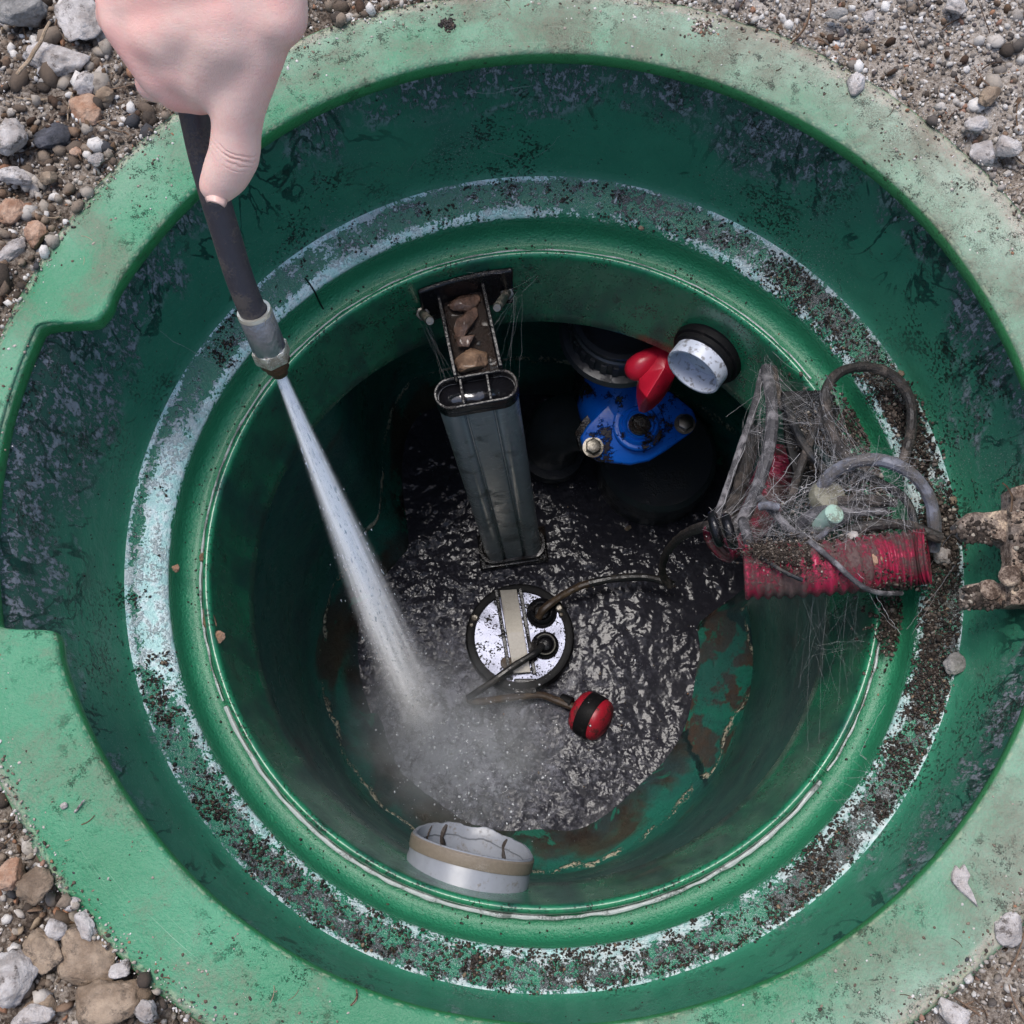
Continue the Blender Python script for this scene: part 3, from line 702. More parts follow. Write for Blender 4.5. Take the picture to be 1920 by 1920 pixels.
for i, (px, py, sx, sy, sz, rot, mt, lab, z) in enumerate([
    (35, 20, .024, .017, .014, .1, G_, 'blocky grey stone with straight edges, cut by the top left corner of the photo', .006),
    (150, 30, .026, .024, .010, -.5, W_, 'large flat chalky white stone beside the forearm at the top left', .004),
    (100, 108, .030, .016, .009, -.1, W_, 'long chalky white stone under the pale stick at the top left', .0),
    (18, 262, .016, .019, .012, .2, W_, 'lumpy white stone at the left edge, the upper of two by the green rim', .0),
    (22, 330, .018, .009, .008, -.1, W_, 'low white stone at the left edge, just below a lumpy white one', -.004),
    (181, 299, .0065, .0058, .005, .5, W_, 'small clean white pebble nearly touching the rim below the hand', -.004),
    (91, 335, .0080, .0070, .006, .8, T_, 'golden tan pebble left of the small white pebble, in dark soil', -.006),
    (142, 285, .0055, .0045, .004, .1, O_, 'small orange pebble between dark slate and small white pebble', -.006),
    (100, 258, .018, .015, .008, .6, D_, 'dark bluish slate piece on the soil left of the rim', -.008),
    (163, 155, .0095, .014, .008, -.3, W_, 'upright white chip with a pointed top near the forearm', .001),
    (160, 205, .014, .017, .009, .5, O_, 'pinkish brown wedge of stone below the pointed white chip', -.003),
    (195, 178, .012, .008, .006, .2, T_, 'small tan wedge of stone right beside the knuckle of the hand', -.002),
    (20, 395, .014, .012, .008, .9, O_, 'brown pink stone at the left edge beneath the low white stone', -.006),
    (65, 440, .013, .011, .007, 1.7, O_, 'dusty pinkish stone beside the outer rim, left of the notch', -.006),
    (22, 470, .017, .008, .006, .7, W_, 'slanting whitish stone at the left edge, lowest one above the notch', -.006),
    (68, 1660, .013, .0125, .009, .4, T_, 'smooth rounded tan brown pebble left of the rim at the lower left', .0),
    (18, 1640, .013, .011, .008, .2, O_, 'pale pinkish brown pebble touching the left edge beside a rounded tan pebble', -.003),
    (20, 1835, .018, .024, .012, -.5, W_, 'big bright white stone cut by the left edge near the bottom', .0),
    (104, 1742, .0082, .0072, .006, .3, W_, 'small white pebble above the flat tan stones, lower left', .0),
    (160, 1735, .0070, .0125, .007, .4, W_, 'upright white pebble pressed against the rim at the lower left', .0),
    (134, 1695, .0065, .0055, .005, .1, W_, 'small pinkish white pebble above the upright white pebble by the rim', .0),
    (80, 1785, .020, .012, .009, -.7, T_, 'tan yellow slab of stone above the bottom left corner', -.002),
    (165, 1800, .021, .022, .009, .5, T_, 'broad flat brownish stone beside the rim, lower left', -.003),
    (200, 1880, .029, .018, .009, .1, T_, 'large flat tan stone cut by the bottom edge', -.002),
    (272, 1897, .0095, .0080, .006, .3, W_, 'white pebble lying on the large flat tan stone at the bottom', .006),
    (225, 1818, .008, .0065, .005, .7, W_, 'pinkish white pebble between the flat brown stone and the rim', .0),
    (75, 1890, .013, .010, .007, .1, T_, 'brown rounded stone in the bottom left corner', -.004),
    (60, 1905, .014, .007, .007, .1, W_, 'white stone on the bottom edge in the left corner', .003),
    (1607, 157, .0094, .0106, .0055, -.3, W_, 'pale cream pebble lying on the upper right part of the rim', .005),
    (1857, 180, .0105, .0080, .006, .6, T_, 'pale beige pebble in the fine grit, upper right', .0),
    (1628, 30, .007, .006, .005, .6, W_, 'rounded white pebble in grit beyond the rim, top right', .0),
    (1570, 25, .012, .006, .004, .1, G_, 'flat bluish grey stone at the top edge of the photo', .0),
    (1790, 10, .010, .011, .006, .9, W_, 'bright white stone cut by the top edge, at the right', .0),
    (1845, 288, .014, .012, .007, .9, W_, 'grey white stone beside the rim, halfway down the right grit patch', .0),
    (1888, 275, .014, .012, .008, .3, W_, 'chunky white stone near the right edge beside a grey white one', .0),
    (1830, 232, .010, .009, .006, .3, W_, 'white gravel lump just outside the rim, above the grey white stone', .0),
    (1786, 1900, .010, .012, .008, .9, W_, 'white pebble by the dry needles in the lower right corner', .002),
    (1893, 1745, .013, .012, .007, .2, W_, 'chalky lump at the right edge just below the rim', .0),
    (120, 1511, .0028, .0026, .002, .2, W_, 'tiny cream pebble on the left side of the rim beside a pale splinter', .003),
    (1202, 428, .0030, .0026, .002, .2, T_, 'tiny yellow pebble on the wet ledge at the top', -.217),
    (1385, 350, .0026, .0024, .002, .2, W_, 'tiny white pebble stuck low on the dirty upper right shaft wall', -.19),
    ]):
    rock('stone' if sx > .009 else 'pebble', px, py, z, sx, sy, sz, rot, mt, lab, 'stone' if sx > .009 else 'pebble', seed=i+3, facet=.9 if sx > .006 else .4)
# single sticks one can point at
def one_stick(name, p0, p1, r_, mat, lab, cat, bend=.0, z0=.004, z1=.004):
    a, b = F(*p0, z0), F(*p1, z1); s_ = np.cross(b-a, [0, 0, 1]); pts = [a+(b-a)*f+s_*bend*math.sin(f*PI)+np.array([0, 0, .0006*math.sin(f*17)]) for f in np.linspace(0, 1, 12)]
    o = MB().tube(pts, [r_*(1-.55*abs(f-.35)**1.3) for f in np.linspace(0, 1, 12)], 7).build(name, mat); tag(o, lab, cat)
one_stick('stick', (32, 140), (93, 40), .0019, stone_mat('pale_wood', (.36, .25, .16), (.55, .42, .3), 80, .3), 'thin pale split stick leaning over white stones at the top left', 'stick', .05, .012, .02)
one_stick('twig', (1483, 82), (1520, 0), .0011, M['twig'], 'dark bent twig with a small bud reaching over the top right rim', 'twig', .12, .006, .012)
one_stick('splinter', (140, 1523), (158, 1500), .0009, W_, 'short pale splinter on the left side of the rim', 'splinter', 0, .003, .004)
one_stick('dry_needle', (658, 1885), (668, 1855), .0008, M['twig'], 'curved orange dry needle hanging over the bottom lip of the rim', 'needle', .2, .002, .003)
one_stick('dry_needle', (1895, 960), (1880, 905), .0010, M['twig'], 'orange brown needle standing on top of the rusty bracket', 'needle', .2, -.085, -.07)
# broken white piece on the lower right rim
def chip():
    pts = [F(*p, .0015) for p in [(1783, 1638), (1790, 1622), (1797, 1630), (1806, 1620), (1817, 1640), (1812, 1655), (1822, 1675), (1831, 1700), (1812, 1682), (1795, 1668), (1782, 1652)]]
    o = MB().prism(pts, np.array([0, 0, .0035]), bev=.0012).build('bark_chip', W_, bevel=.0006); tag(o, 'broken whitish forked chip lying on the lower right of the rim', 'chip')
chip()
# dark soil clumps on the rim
for i, (px, py, s, lab) in enumerate([(1318, 52, .013, 'crumbly grey brown clod of earth on the rim at the top right'), (840, 48, .009, 'dark clod of soil with a red brown flake on the rim, right of the hand'), (1060, 331, .0035, 'single black crumb at the outer edge of the ledge, at the top')]):
    c = F(px, py, .001 if i < 2 else -.207); P = c+rng.normal(size=(130 if i < 2 else 6, 3))*[s*.42, s*.42, .0006]; P[:, 2] = c[2]+np.abs(P[:, 2]-c[2])
    tag(scatter('soil_clod', P, rng.uniform(.0005, .0022, len(P)), M['grit'] if i == 0 else M['crumb']), lab, 'clod')

# ------------------------------------------------------------------ water in the sump
IMP = F(850, 1400, WZ)
def water():
    n = 560; L = .51; xs = np.linspace(-L, L, n); X, Y = np.meshgrid(xs, xs, indexing='ij')
    def vn(sx, sy, ox, ang, octv=3):
        ca, sa = math.cos(ang), math.sin(ang); out = np.zeros_like(X); 
        for o_ in range(octv):
            u = (X*ca+Y*sa)*sx*2**o_+ox*(o_+1); v = (-X*sa+Y*ca)*sy*2**o_+ox*2
            iu = np.floor(u).astype(int); iv = np.floor(v).astype(int); fu = u-iu; fv = v-iv; fu = fu*fu*(3-2*fu); fv = fv*fv*(3-2*fv)
            h = lambda a, b: (np.sin(a*127.1+b*311.7+o_*17)*43758.5453) % 1
            out += ((h(iu, iv)*(1-fu)+h(iu+1, iv)*fu)*(1-fv)+(h(iu, iv+1)*(1-fu)+h(iu+1, iv+1)*fu)*fv-.5)/2**(o_*.9)
        return out
    d = np.hypot(X-IMP[0], Y-IMP[1]); near = np.exp(-(d/.14)**2); mid = np.exp(-(d/.34)**2)
    Z = vn(47, 47, 3.37, .3, 3)*.0022*(.3+.7*mid+2.4*near)+vn(11.3, 11.3, 9.13, 1.1, 2)*.0022*(.4+mid)
    V = np.stack([X, Y, WZ+Z], -1).reshape(-1, 3); keep = (X**2+Y**2 < .505**2)
    idx = np.arange(n*n).reshape(n, n); k = keep[:-1, :-1] & keep[1:, :-1] & keep[1:, 1:] & keep[:-1, 1:]
    T = np.stack([idx[:-1, :-1], idx[1:, :-1], idx[1:, 1:], idx[:-1, 1:]], -1)[k]
    t = NT('churned_dirty_water'); x, y, z = t.sep()
    dx = t.math('SUBTRACT', x, float(IMP[0])); dy = t.math('SUBTRACT', y, float(IMP[1])); dd = t.math('SQRT', t.math('ADD', t.mul(dx, dx), t.mul(dy, dy)))
    dist_v = t.mapping((1, 1, 1))
    f1 = t.noise(120, 5, .7, dist=.8); f2 = t.noise(34, 3, .6, dist=.6); f3 = t.noise(420, 3, .7); f4 = t.noise(95, 3, .55, dist=.4)
    foam = t.math('ADD', t.math('ADD', t.mul(f1, .7), t.mul(f2, .6)), t.lin(dd, 0, .34, .30, -.22))
    fm = t.math('ADD', t.mul(t.lin(foam, .60, 1.0), .35), t.mul(t.ss(foam, .74, .90), .6), clamp=True)
    bub = t.vor(230); bm_ = t.mul(t.ss(bub.outputs['Distance'], .26, .16), t.ss(t.noise(26, 4, .6), .54, .66))
    c = t.mix(t.noise(12, 4), (.016, .016, .021), (.036, .035, .045))
    c = t.mix(t.mul(fm, .75), c, t.mix(f3, (.22, .22, .27), (.62, .63, .72)))
    c = t.mix(t.mul(bm_, .35), c, (.3, .31, .36))
    mot = t.mul(t.ss(t.math('ADD', t.noise(150, 4, .6), t.mul(f2, .35)), .70, .80), t.lin(dd, .05, .40, .9, .10))
    c = t.mix(t.mul(mot, .45), c, (.22, .22, .27))
    rip = t.math('ADD', t.mul(t.noise(105, 1.4, .4), t.lin(dd, .1, .4, 1., .55)), t.mul(t.noise(36, 1.5, .4), 2.2))
    calm = t.ss(t.noise(8.5, 3, .5), .40, .58)
    h = t.math('ADD', t.math('ADD', t.mul(rip, t.lin(calm, 0, 1, .42, 1.)), t.mul(bm_, .12)), t.mul(f1, fm, .5))
    t.bsdf(c, t.lin(fm, 0, 1, .13, .40), t.bump(h, .0046), spec=.25)
    o = fastmesh('water', V, T, t.m); tag(o, kind='structure')
water()
# flecks of scum and grit floating or splashed about
P = []; Z = []
for k in range(260):
    a = rng.uniform(0, 2*PI); r_ = .30*math.sqrt(rng.random()); P.append((math.cos(a)*r_, .05+math.sin(a)*r_, WZ+.0025)); Z.append(.0005+.0016*rng.random()**4)
tag(scatter('floating_flecks', P, Z, M['grit']), kind='stuff')
for i, (px, py, s, lab) in enumerate([(1170, 882, .011, 'pale tan scrap of debris floating just below the blue casting'), (1178, 990, .006, 'small tan crumb on the water between the blue casting and the pump')]):
    rock('debris_scrap', px, py, WZ+.006, s, s*.7, .003, .4, M['tan_stone'], lab, 'debris', seed=40+i, facet=.6)
# droplets thrown up round the jet
P = []; Z = []
for k in range(1500):
    a = rng.uniform(0, 2*PI); r_ = abs(rng.normal())*.10+.01; P.append((IMP[0]+math.cos(a)*r_+.01, IMP[1]+math.sin(a)*r_, WZ+.004+abs(rng.normal())*.035)); Z.append(.0004+.0018*rng.random()**4)
t = NT('water_drop'); t.bsdf((.85, .87, .92), .08, spec=.9, Transmission_Weight=.4)
tag(scatter('splash_drops', P, Z, t.m, base=ICO2, jit=.05, flat=(.8, 1.), smooth=True), kind='stuff')

# ------------------------------------------------------------------ guide column with wall bracket
MID = np.array([0, 0, 1.])
def column():
    T = PD(893, 733, 1.22); B = F(964, 1036, -.955)
    root = empty('guide_column', B); tag(root, 'tall grey three-lobed guide column with a glossy black cap rising from the water', 'guide column')
    a = T-B; L = np.linalg.norm(a); a = a/L
    wv = F(968, 718, T[2])-F(820, 740, T[2]); wv = wv-a*(wv@a); wv /= np.linalg.norm(wv); dv = np.cross(a, wv)
    if dv[1] < 0: dv = -dv
    W, D = .0455, .0175
    def outline(W, D, groove=True, n=10):
        pts = []
        def arc(cx, a0, a1, r_):
            for k in range(n+1):
                t_ = a0+(a1-a0)*k/n; pts.append((cx+math.cos(t_)*r_, math.sin(t_)*r_))
        arc(W-D, -PI/2, PI/2, D)
        xs = [W-D-.003, .0190, .0158, .0140, -.0140, -.0158, -.0190, -W+D+.003]
        g = [0, .0012, .0065, .0016, .0016, .0065, .0012, 0]
        if groove: pts.extend([(x, D-q) for x, q in zip(xs, g)])
        arc(-W+D, PI/2, 3*PI/2, D)
        if groove: pts.extend([(x, -D+q) for x, q in zip(xs[::-1], g[::-1])])
        return pts
    to = lambda base, pts: [base+wv*x+dv*y for x, y in pts]
    MB().prism(to(B-a*.05, outline(W, D)), a*(L+.05-.006)).build('tube', M['grey_tube'], root, bevel=.0012)
    # rib highlights: a flat label strip on the middle bar is part of the tube's moulding
    cap = MB(); o1 = outline(W+.0015, D+.0015, False); 
    cap.prism(to(T-a*.018, o1), a*.010)
    inn = outline(W-.0022, D-.0022, False); n = len(o1); base = T-a*.008; top = T+a*.006
    V = to(base, o1)+to(top, o1)+to(top, inn)+to(base, inn)
    cap.add(V, [[j*n+i, j*n+(i+1) % n, ((j+1) % 4)*n+(i+1) % n, ((j+1) % 4)*n+i] for j in range(4) for i in range(n)])
    for x in (-.0155, .0145): cap.box(T-a*.001+wv*x, wv*.0019, dv*(D-.002), a*.0066)
    cap.build('cap', M['black_plastic'], root, bevel=.0010)
    wl = MB()                                            # water film standing in the three cups
    wl.prism(to(T-a*.0075, [(x*.985, y*.97) for x, y in inn]), a*.0018)
    tw = NT('trapped_water'); tw.bsdf((.008, .008, .010), .03, tw.bump(tw.noise(60, 3), .002), spec=1., coat=.6); wl.build('trapped_water', tw.m, root, auto=0)
    # bracket: U channel from the cap to the wall
    bl = F(795, 560, -.315); K = F(864, 545, -.300); E = F(896, 694, T[2]+.010)
    ax = K-E; Lc = np.linalg.norm(ax); ax /= Lc; sw = wv-ax*(wv@ax); sw /= np.linalg.norm(sw); up = np.cross(sw, ax); up = up if up[2] > 0 else -up
    br = MB(); hw = .0235
    c = (K+E)/2
    br.box(c-up*.012, sw*hw, ax*(Lc/2+.003), up*.0018)
    for s_ in (-1, 1):
        br.prism([c+sw*s_*(hw+.002)-sw*s_*.0022+ax*q*(Lc/2+.003)+up*h for q, h in ((-1, -.015), (-1, .004), (1, .016), (1, -.03))], sw*s_*.0044)
    br.build('bracket', M['black_plastic'], root, bevel=.0010)
    # wall plate and its two bolts
    pl = MB(); q = [F(778, 545, -.290), F(960, 498, -.275)]; th = [math.atan2(p[1], p[0]) for p in q]; V = []; n = 14
    for rr in (.3335, .3275):
        for zz in (-.268, -.338):
            for k in range(n+1):
                t_ = th[0]+(th[1]-th[0])*k/n; r2 = rr-.004*(zz < -.3); V.append((math.cos(t_)*r2, math.sin(t_)*r2, zz))
    m = n+1; Fc = []
    for k in range(n):
        Fc += [[k, k+1, m+k+1, m+k], [2*m+k, 3*m+k, 3*m+k+1, 2*m+k+1], [k, 2*m+k, 2*m+k+1, k+1], [m+k, m+k+1, 3*m+k+1, 3*m+k]]
    Fc += [[0, m, 3*m, 2*m], [n, 2*m+n, 3*m+n, m+n]]
    pl.add(V, Fc).build('wall_plate', M['black_plastic'], root, bevel=.002)
    for (x0, y0), (x1, y1) in (((786, 574), (806, 602)), ((950, 535), (932, 577))):
        p = F(x0, y0, -.315); t_ = math.atan2(p[1], p[0]); p = np.array([math.cos(t_)*.327, math.sin(t_)*.327, -.315]); e = PD(x1, y1, 1.145)
        b = MB(); ax2 = (e-p)/np.linalg.norm(e-p); Lb = np.linalg.norm(e-p)
        hexa(b, p, ax2, .0085, .009)
        pts = []; 
        prof = [(.0, 0), (.0046, 0)]
        for k in range(int((Lb-.004)/.0018)): prof += [(.0050, .002+k*.0018), (.0043, .0029+k*.0018)]
        prof += [(.0040, Lb), (0, Lb)]
        b.lathe(prof, p, ax2, 16).build('bolt', M['dull_steel'], root)
    # foot socket in the water
    f_ = MB(); fb = F(960, 1030, WZ+.004); fu = np.array([F(1025, 1040, WZ)-F(890, 1060, WZ)])[0]; fu[2] = 0; fu /= np.linalg.norm(fu); fv = np.cross([0, 0, 1], fu)
    f_.prism([fb+fu*x+fv*y for x, y in ((-.057, -.030), (.057, -.030), (.060, .030), (-.054, .030))], np.array([0, 0, .012]), bev=.004)
    col_ = [(x*1.22, y*1.5) for x, y in outline(W, D, False)]; ci = [(x*1.08, y*1.15) for x, y in outline(W, D, False)]; n = len(col_)
    base = fb+MID*.010; top = fb+MID*.026; to2 = lambda b_, pts: [b_+fu*x+fv*y for x, y in pts]
    f_.add(to2(base, col_)+to2(top, col_)+to2(top, ci)+to2(base, ci), [[j*n+i, j*n+(i+1) % n, ((j+1) % 4)*n+(i+1) % n, ((j+1) % 4)*n+i] for j in range(4) for i in range(n)])
    f_.build('foot_socket', M['muck'], root, bevel=.002)
    # what has washed into the channel
    mud = MB(); V = []; nn = 16; mm = 6
    for i in range(nn+1):
        for j in range(mm+1):
            u_ = i/nn*2-1; v_ = j/mm*2-1; V.append(c+ax*u_*(Lc/2+.002)+sw*v_*(hw-.001)+up*(-.0085+.006*mnoise.noise(Vector((u_*4, v_*2, 1)))+.004*max(0, u_)))
    mud.add(V, [[i*(mm+1)+j, (i+1)*(mm+1)+j, (i+1)*(mm+1)+j+1, i*(mm+1)+j+1] for i in range(nn) for j in range(mm)])
    mud.add([v-up*.006 for v in V], [[i*(mm+1)+j, i*(mm+1)+j+1, (i+1)*(mm+1)+j+1, (i+1)*(mm+1)+j] for i in range(nn) for j in range(mm)])
    tm = NT('wet_brown_mud'); n2 = tm.noise(130, 6, .7); tm.bsdf(tm.mix(n2, (.006, .004, .003), (.040, .024, .017)), .22, tm.bump(tm.math('ADD', n2, tm.noise(30, 3)), .006), spec=.5, coat=.25)
    mo = mud.build('mud', tm.m); tag(mo, 'wet brown mud filling the black channel behind the column cap', 'mud', kind='stuff')
    for i, (px, py, sx, sy, rt, mt, lab) in enumerate([
        (872, 608, .0115, .023, -.55, 'wet_stone', 'long pinkish brown wet stone in the black channel, middle one of the group'),
        (874, 641, .012, .009, .2, 'wet_stone', 'small greyish wrinkled wet stone in the channel between two larger ones'),
        (886, 674, .0185, .0160, .35, 'wood_chip', 'broad tan wet piece with streaky grain next to the black column cap'),
        (868, 566, .018, .012, .1, 'wet_stone', 'dark muddy wet stone at the wall end of the black channel')]):
        p = PD(px, py, 1.0); d_ = p-CAM; k = ((c-up*.002-CAM)@up)/(d_@up); p = CAM+d_*k
        o = rock('channel_stone', 960, 960, 0, sx*1.1, sy*1.1, .009, rt, M[mt], lab, 'stone', seed=60+i, facet=1., group='wet stones in the column bracket', jag=.10, cutr=(.45, .75))
        me = o.data; V = np.empty(len(me.vertices)*3, np.float32); me.vertices.foreach_get('co', V); V = V.reshape(-1, 3)-F(960, 960, 0); ca = np.stack([sw, ax, up]); V = V@ca+p
        me.vertices.foreach_set('co', V.astype(np.float32).ravel()); me.update()
column()

# ------------------------------------------------------------------ submersible pump
def pump():
    zt = WZ+.035; c = F(975, 1193, zt); root = empty('submersible_pump', (c[0], c[1], WZ-.02))
    tag(root, 'round black submersible pump in the water with a shiny wet top and pale steel strap', 'pump')
    c0 = np.array([c[0], c[1], zt])
    MB().lathe([(.060, -.05), (.0875, -.05), (.0875, -.010), (.0865, -.004), (.0845, -.0005), (.0790, .0006), (.0735, -.0008), (.0725, -.006), (.060, -.006)], c0, n=72, closed=True).build('housing', M['rubber'], root)
    n = 72; rs = [.0, .02, .04, .06, .0728]; V = []
    for r_ in rs:
        for k in range(n): t_ = 2*PI*k/n; V.append(c0+np.array([math.cos(t_)*r_, math.sin(t_)*r_, -.0048+(.0007*mnoise.noise(Vector((math.cos(t_)*r_*40, math.sin(t_)*r_*40, 2))))]))
    mesh('top_plate', V, [[j*n+i, (j+1)*n+i, (j+1)*n+(i+1) % n, j*n+(i+1) % n] for j in range(len(rs)-1) for i in range(n)], M['plate'], root)
    # strap handle: flat bar rising to a slight ridge in the middle
    A, Mi, Bq = F(953, 1106, zt+.004), F(966, 1186, zt+.016), F(979, 1262, zt+.004)
    wv = np.array([1, .07, 0.]); V = []
    for p in (A-np.array([0, 0, .008]), A, Mi, Bq, Bq-np.array([0, 0, .008])):
        for s_ in (-1, 1):
            for h in (0, .0022): V.append(p+wv*s_*.0138+np.array([0, 0, h]))
    Fc = []
    for i in range(4):
        a, b = i*4, i*4+4; Fc += [[a+1, a+3, b+3, b+1], [a, b, b+2, a+2], [a, a+1, b+1, b], [a+2, b+2, b+3, a+3]]
    Fc += [[0, 2, 3, 1], [16, 17, 19, 18]]
    MB().add(V, Fc).build('strap', M['steel'], root, smooth=False, bevel=.0006)
    sh = MB(); 
    for sx in (-1, 1): sh.box((A+Bq)/2+wv*sx*.0195+np.array([0, 0, -.0065]), wv*.0030, (Bq-A)*.52, np.array([0, 0, .0032]))
    sh.build('strap_rib', M['black_plastic'], root, bevel=.001)
    for (px, py), r_, lit in (((1016, 1148), .0225, 0), ((1022, 1209), .0205, 1)):
        g = F(px, py, zt+.004); gb = MB()
        gb.lathe([(.0, -.012), (r_*1.12, -.012), (r_*1.08, -.004), (r_*.9, -.002), (r_*.88, .004), (r_*.72, .007), (r_*.62, .0062), (r_*.55, .002), (r_*.5, .008), (r_*.3, .010), (0, .010)], g, n=32)
        gb.build('cable_gland', M['black_plastic'], root)
        if lit: MB().tube([g+np.array([math.cos(t_)*r_*.78, math.sin(t_)*r_*.78, .0068]) for t_ in np.linspace(-2.2, 2.5, 30)], .0012, 8).build('clip_ring', M['steel'], root)
    for px, py in ((890, 1158), (1048, 1139), (884, 1172), (1052, 1152)):
        g = F(px, py, zt+.001); sm = 0.6 if (px, py) in ((884, 1172), (1052, 1152)) else 1
        MB().lathe([(0, -.003), (.0062*sm, -.003), (.0062*sm, .0012), (.0045*sm, .002), (.0040*sm, .0005), (.0018*sm, .0005), (0, .0004)], g, n=20).build('screw', M['dull_steel'], root)
    lug = MB(); q = F(985, 1287, zt-.006); lug.box(q, np.array([.018, 0, 0]), np.array([0, .012, 0]), np.array([0, 0, .005]))
    lug.build('lug', M['black_plastic'], root, bevel=.002)
    MB().lathe([(0, -.004), (.010, -.004), (.010, .0005), (.006, .0015), (0, .001)], F(950, 1243, zt-.001), n=20).build('port', M['brown_cable'], root)
    return zt
ZT = pump()
def cable(name, pts, r_, mat, lab, cat='cable', n=60, parent=None, group=None, ctrl=None):
    P = spline([F(*p) if len(p) == 3 else p for p in pts], n)
    rad = np.array([r_*.92*(1+.14*mnoise.noise(Vector(p*60))+.07*mnoise.noise(Vector(p*240))) for p in P])
    o = MB().tube(P, rad, 10).build(name, mat, parent)
    if parent is None: tag(o, lab, cat, group)
    return o
cable('power_cable', [(1010, 1158, ZT+.008), (1020, 1142, ZT+.018), (1046, 1122, ZT+.018), (1062, 1112, ZT+.016), (1088, 1099, ZT+.018), (1112, 1092, ZT+.021)], .0066, M['brown_cable'], 'short silted stretch of cable leaving the upper gland of the pump')
cable('power_cable', [(1104, 1094, ZT+.020), (1150, 1085, ZT+.024), (1205, 1082, ZT+.026), (1245, 1090, ZT+.026), (1263, 1098, ZT+.028)], .0070, M['cable'], 'clean black cable curving right from the pump towards the cobwebbed bundle')
cable('power_cable', [(1258, 1098, ZT+.028), (1242, 1075, ZT+.05), (1248, 1040, ZT+.12), (1275, 1008, -.62), (1310, 990, -.42), (1340, 985, -.30)], .0066, M['brown_dusty'], 'dark brown cable climbing from the water to the black rings under the cobwebs')
cable('float_cable', [(1018, 1210, ZT+.012), (1000, 1226, ZT+.022), (965, 1248, ZT+.026), (920, 1280, ZT+.022), (888, 1302, ZT+.012), (878, 1308, ZT+.006)], .0062, M['cable'], 'glossy black cable slanting across the steel strap of the pump')
cable('float_cable', [(880, 1306, ZT+.006), (882, 1314, ZT), (905, 1315, ZT-.004), (950, 1309, ZT-.006), (1010, 1303, ZT-.008), (1040, 1312, ZT-.012), (1066, 1322, ZT-.012), (1096, 1334, ZT-.012)], .0064, M['brown_cable'], 'brown silted cable running from the bend to the red float')
def float_switch():
    c = F(1108, 1342, WZ+.012); root = empty('float_switch', c); tag(root, 'red and black float switch bobbing at the end of a brown cable', 'float switch')
    ax = np.array([.80, -.48, .30]); ax /= np.linalg.norm(ax); Rr = .036
    MB().lathe([(0, .030), (Rr*.55, .0285), (Rr*.82, .0240), (Rr*.95, .018), (Rr*.97, .0125), (Rr*.9, .0115), (0, .011)], c, ax, 48).build('front_half', M['float_red'], root)
    MB().lathe([(0, -.030), (Rr*.55, -.0285), (Rr*.82, -.0240), (Rr*.95, -.018), (Rr*.97, -.0125), (Rr*.9, -.0115), (0, -.011)], c, ax, 48).build('back_half', M['float_red'], root)
    MB().lathe([(0, -.0120), (Rr*.99, -.0120), (Rr*1.02, -.009), (Rr*1.02, .009), (Rr*.99, .0120), (0, .0120)], c, ax, 48).build('band', M['rubber'], root)
    u, v, a = frame(ax); MB().cyl(c+np.array([-.030, .018, .010]), c+np.array([-.048, .026, .004]), .010, 20).build('cable_boot', M['rubber'], root)
float_switch()

# ------------------------------------------------------------------ blue check valve, dark fittings, red handle, pipe stubs
def valve():
    z0 = -.60; root = empty('check_valve', F(1190, 800, z0-.1)); tag(root, 'blue painted cast valve with a bolted diamond shaped cover smeared with black muck', 'valve')
    pts2 = [(1087, 822), (1100, 800), (1130, 768), (1165, 738), (1200, 725), (1255, 737), (1296, 770), (1304, 790), (1296, 812), (1245, 848), (1215, 866), (1180, 873), (1120, 866), (1095, 850)]
    dz = lambda px, py: z0+.030*(py-800)/100*-1
    P = [F(px, py, dz(px, py)-.012) for px, py in pts2]
    MB().prism(P, np.array([.0, -.003, .013]), bev=.003).build('cover', M['blue'], root, bevel=.003, seg=3)
    P2 = [F(px-10, py-6, dz(px, py)-.03) for px, py in pts2]
    MB().prism(P2, np.array([.0, -.001, .014]), bev=.001).build('flange', M['muck'], root, bevel=.002)
    bb = MB(); cc = F(1158, 746, z0-.030)
    bb.lathe([(0, -.035), (.050, -.035), (.058, -.02), (.058, .0), (.052, .015), (.045, .03), (.044, .055), (0, .056)], cc, (-.15, .55, .75), 40)
    bb.build('body', M['blue'], root)
    c = F(1198, 797, z0+.004); ring = MB(); MB().lathe([(0, -.01), (.036, -.01), (.036, .0015), (.034, .003), (0, .003)], c, (0, -.12, 1.), 40).build('boss_rim', M['blue'], root)
    c = F(1198, 797, z0+.008); n_ = np.array([0, -.12, 1.])
    ring.lathe([(0, -.01), (.029, -.01), (.0285, .000), (.025, .004), (.022, .0015), (.019, .007), (.016, .004), (.013, .005), (.009, .004), (.0, .004)], c, n_, 40); ring.build('boss', M['blue'], root)
    MB().lathe([(0, 0), (.0155, 0), (.0150, .004), (.011, .0065), (.009, .004), (0, .004)], c+np.array([0, -.001, .004]), n_, 32).build('spindle_cap', M['muck'], root)
    for px, py in ((1112, 838), (1284, 794)):
        c = F(px, py, dz(px, py)+.004); MB().lathe([(0, 0), (.0145, 0), (.0145, .002), (0, .002)], c-np.array([0, 0, .002]), n_, 28).build('washer', M['dull_steel'], root)
        b = MB(); hexa(b, c, n_, .0112, .010); b.build('bolt', M['dull_steel'], root)
valve()
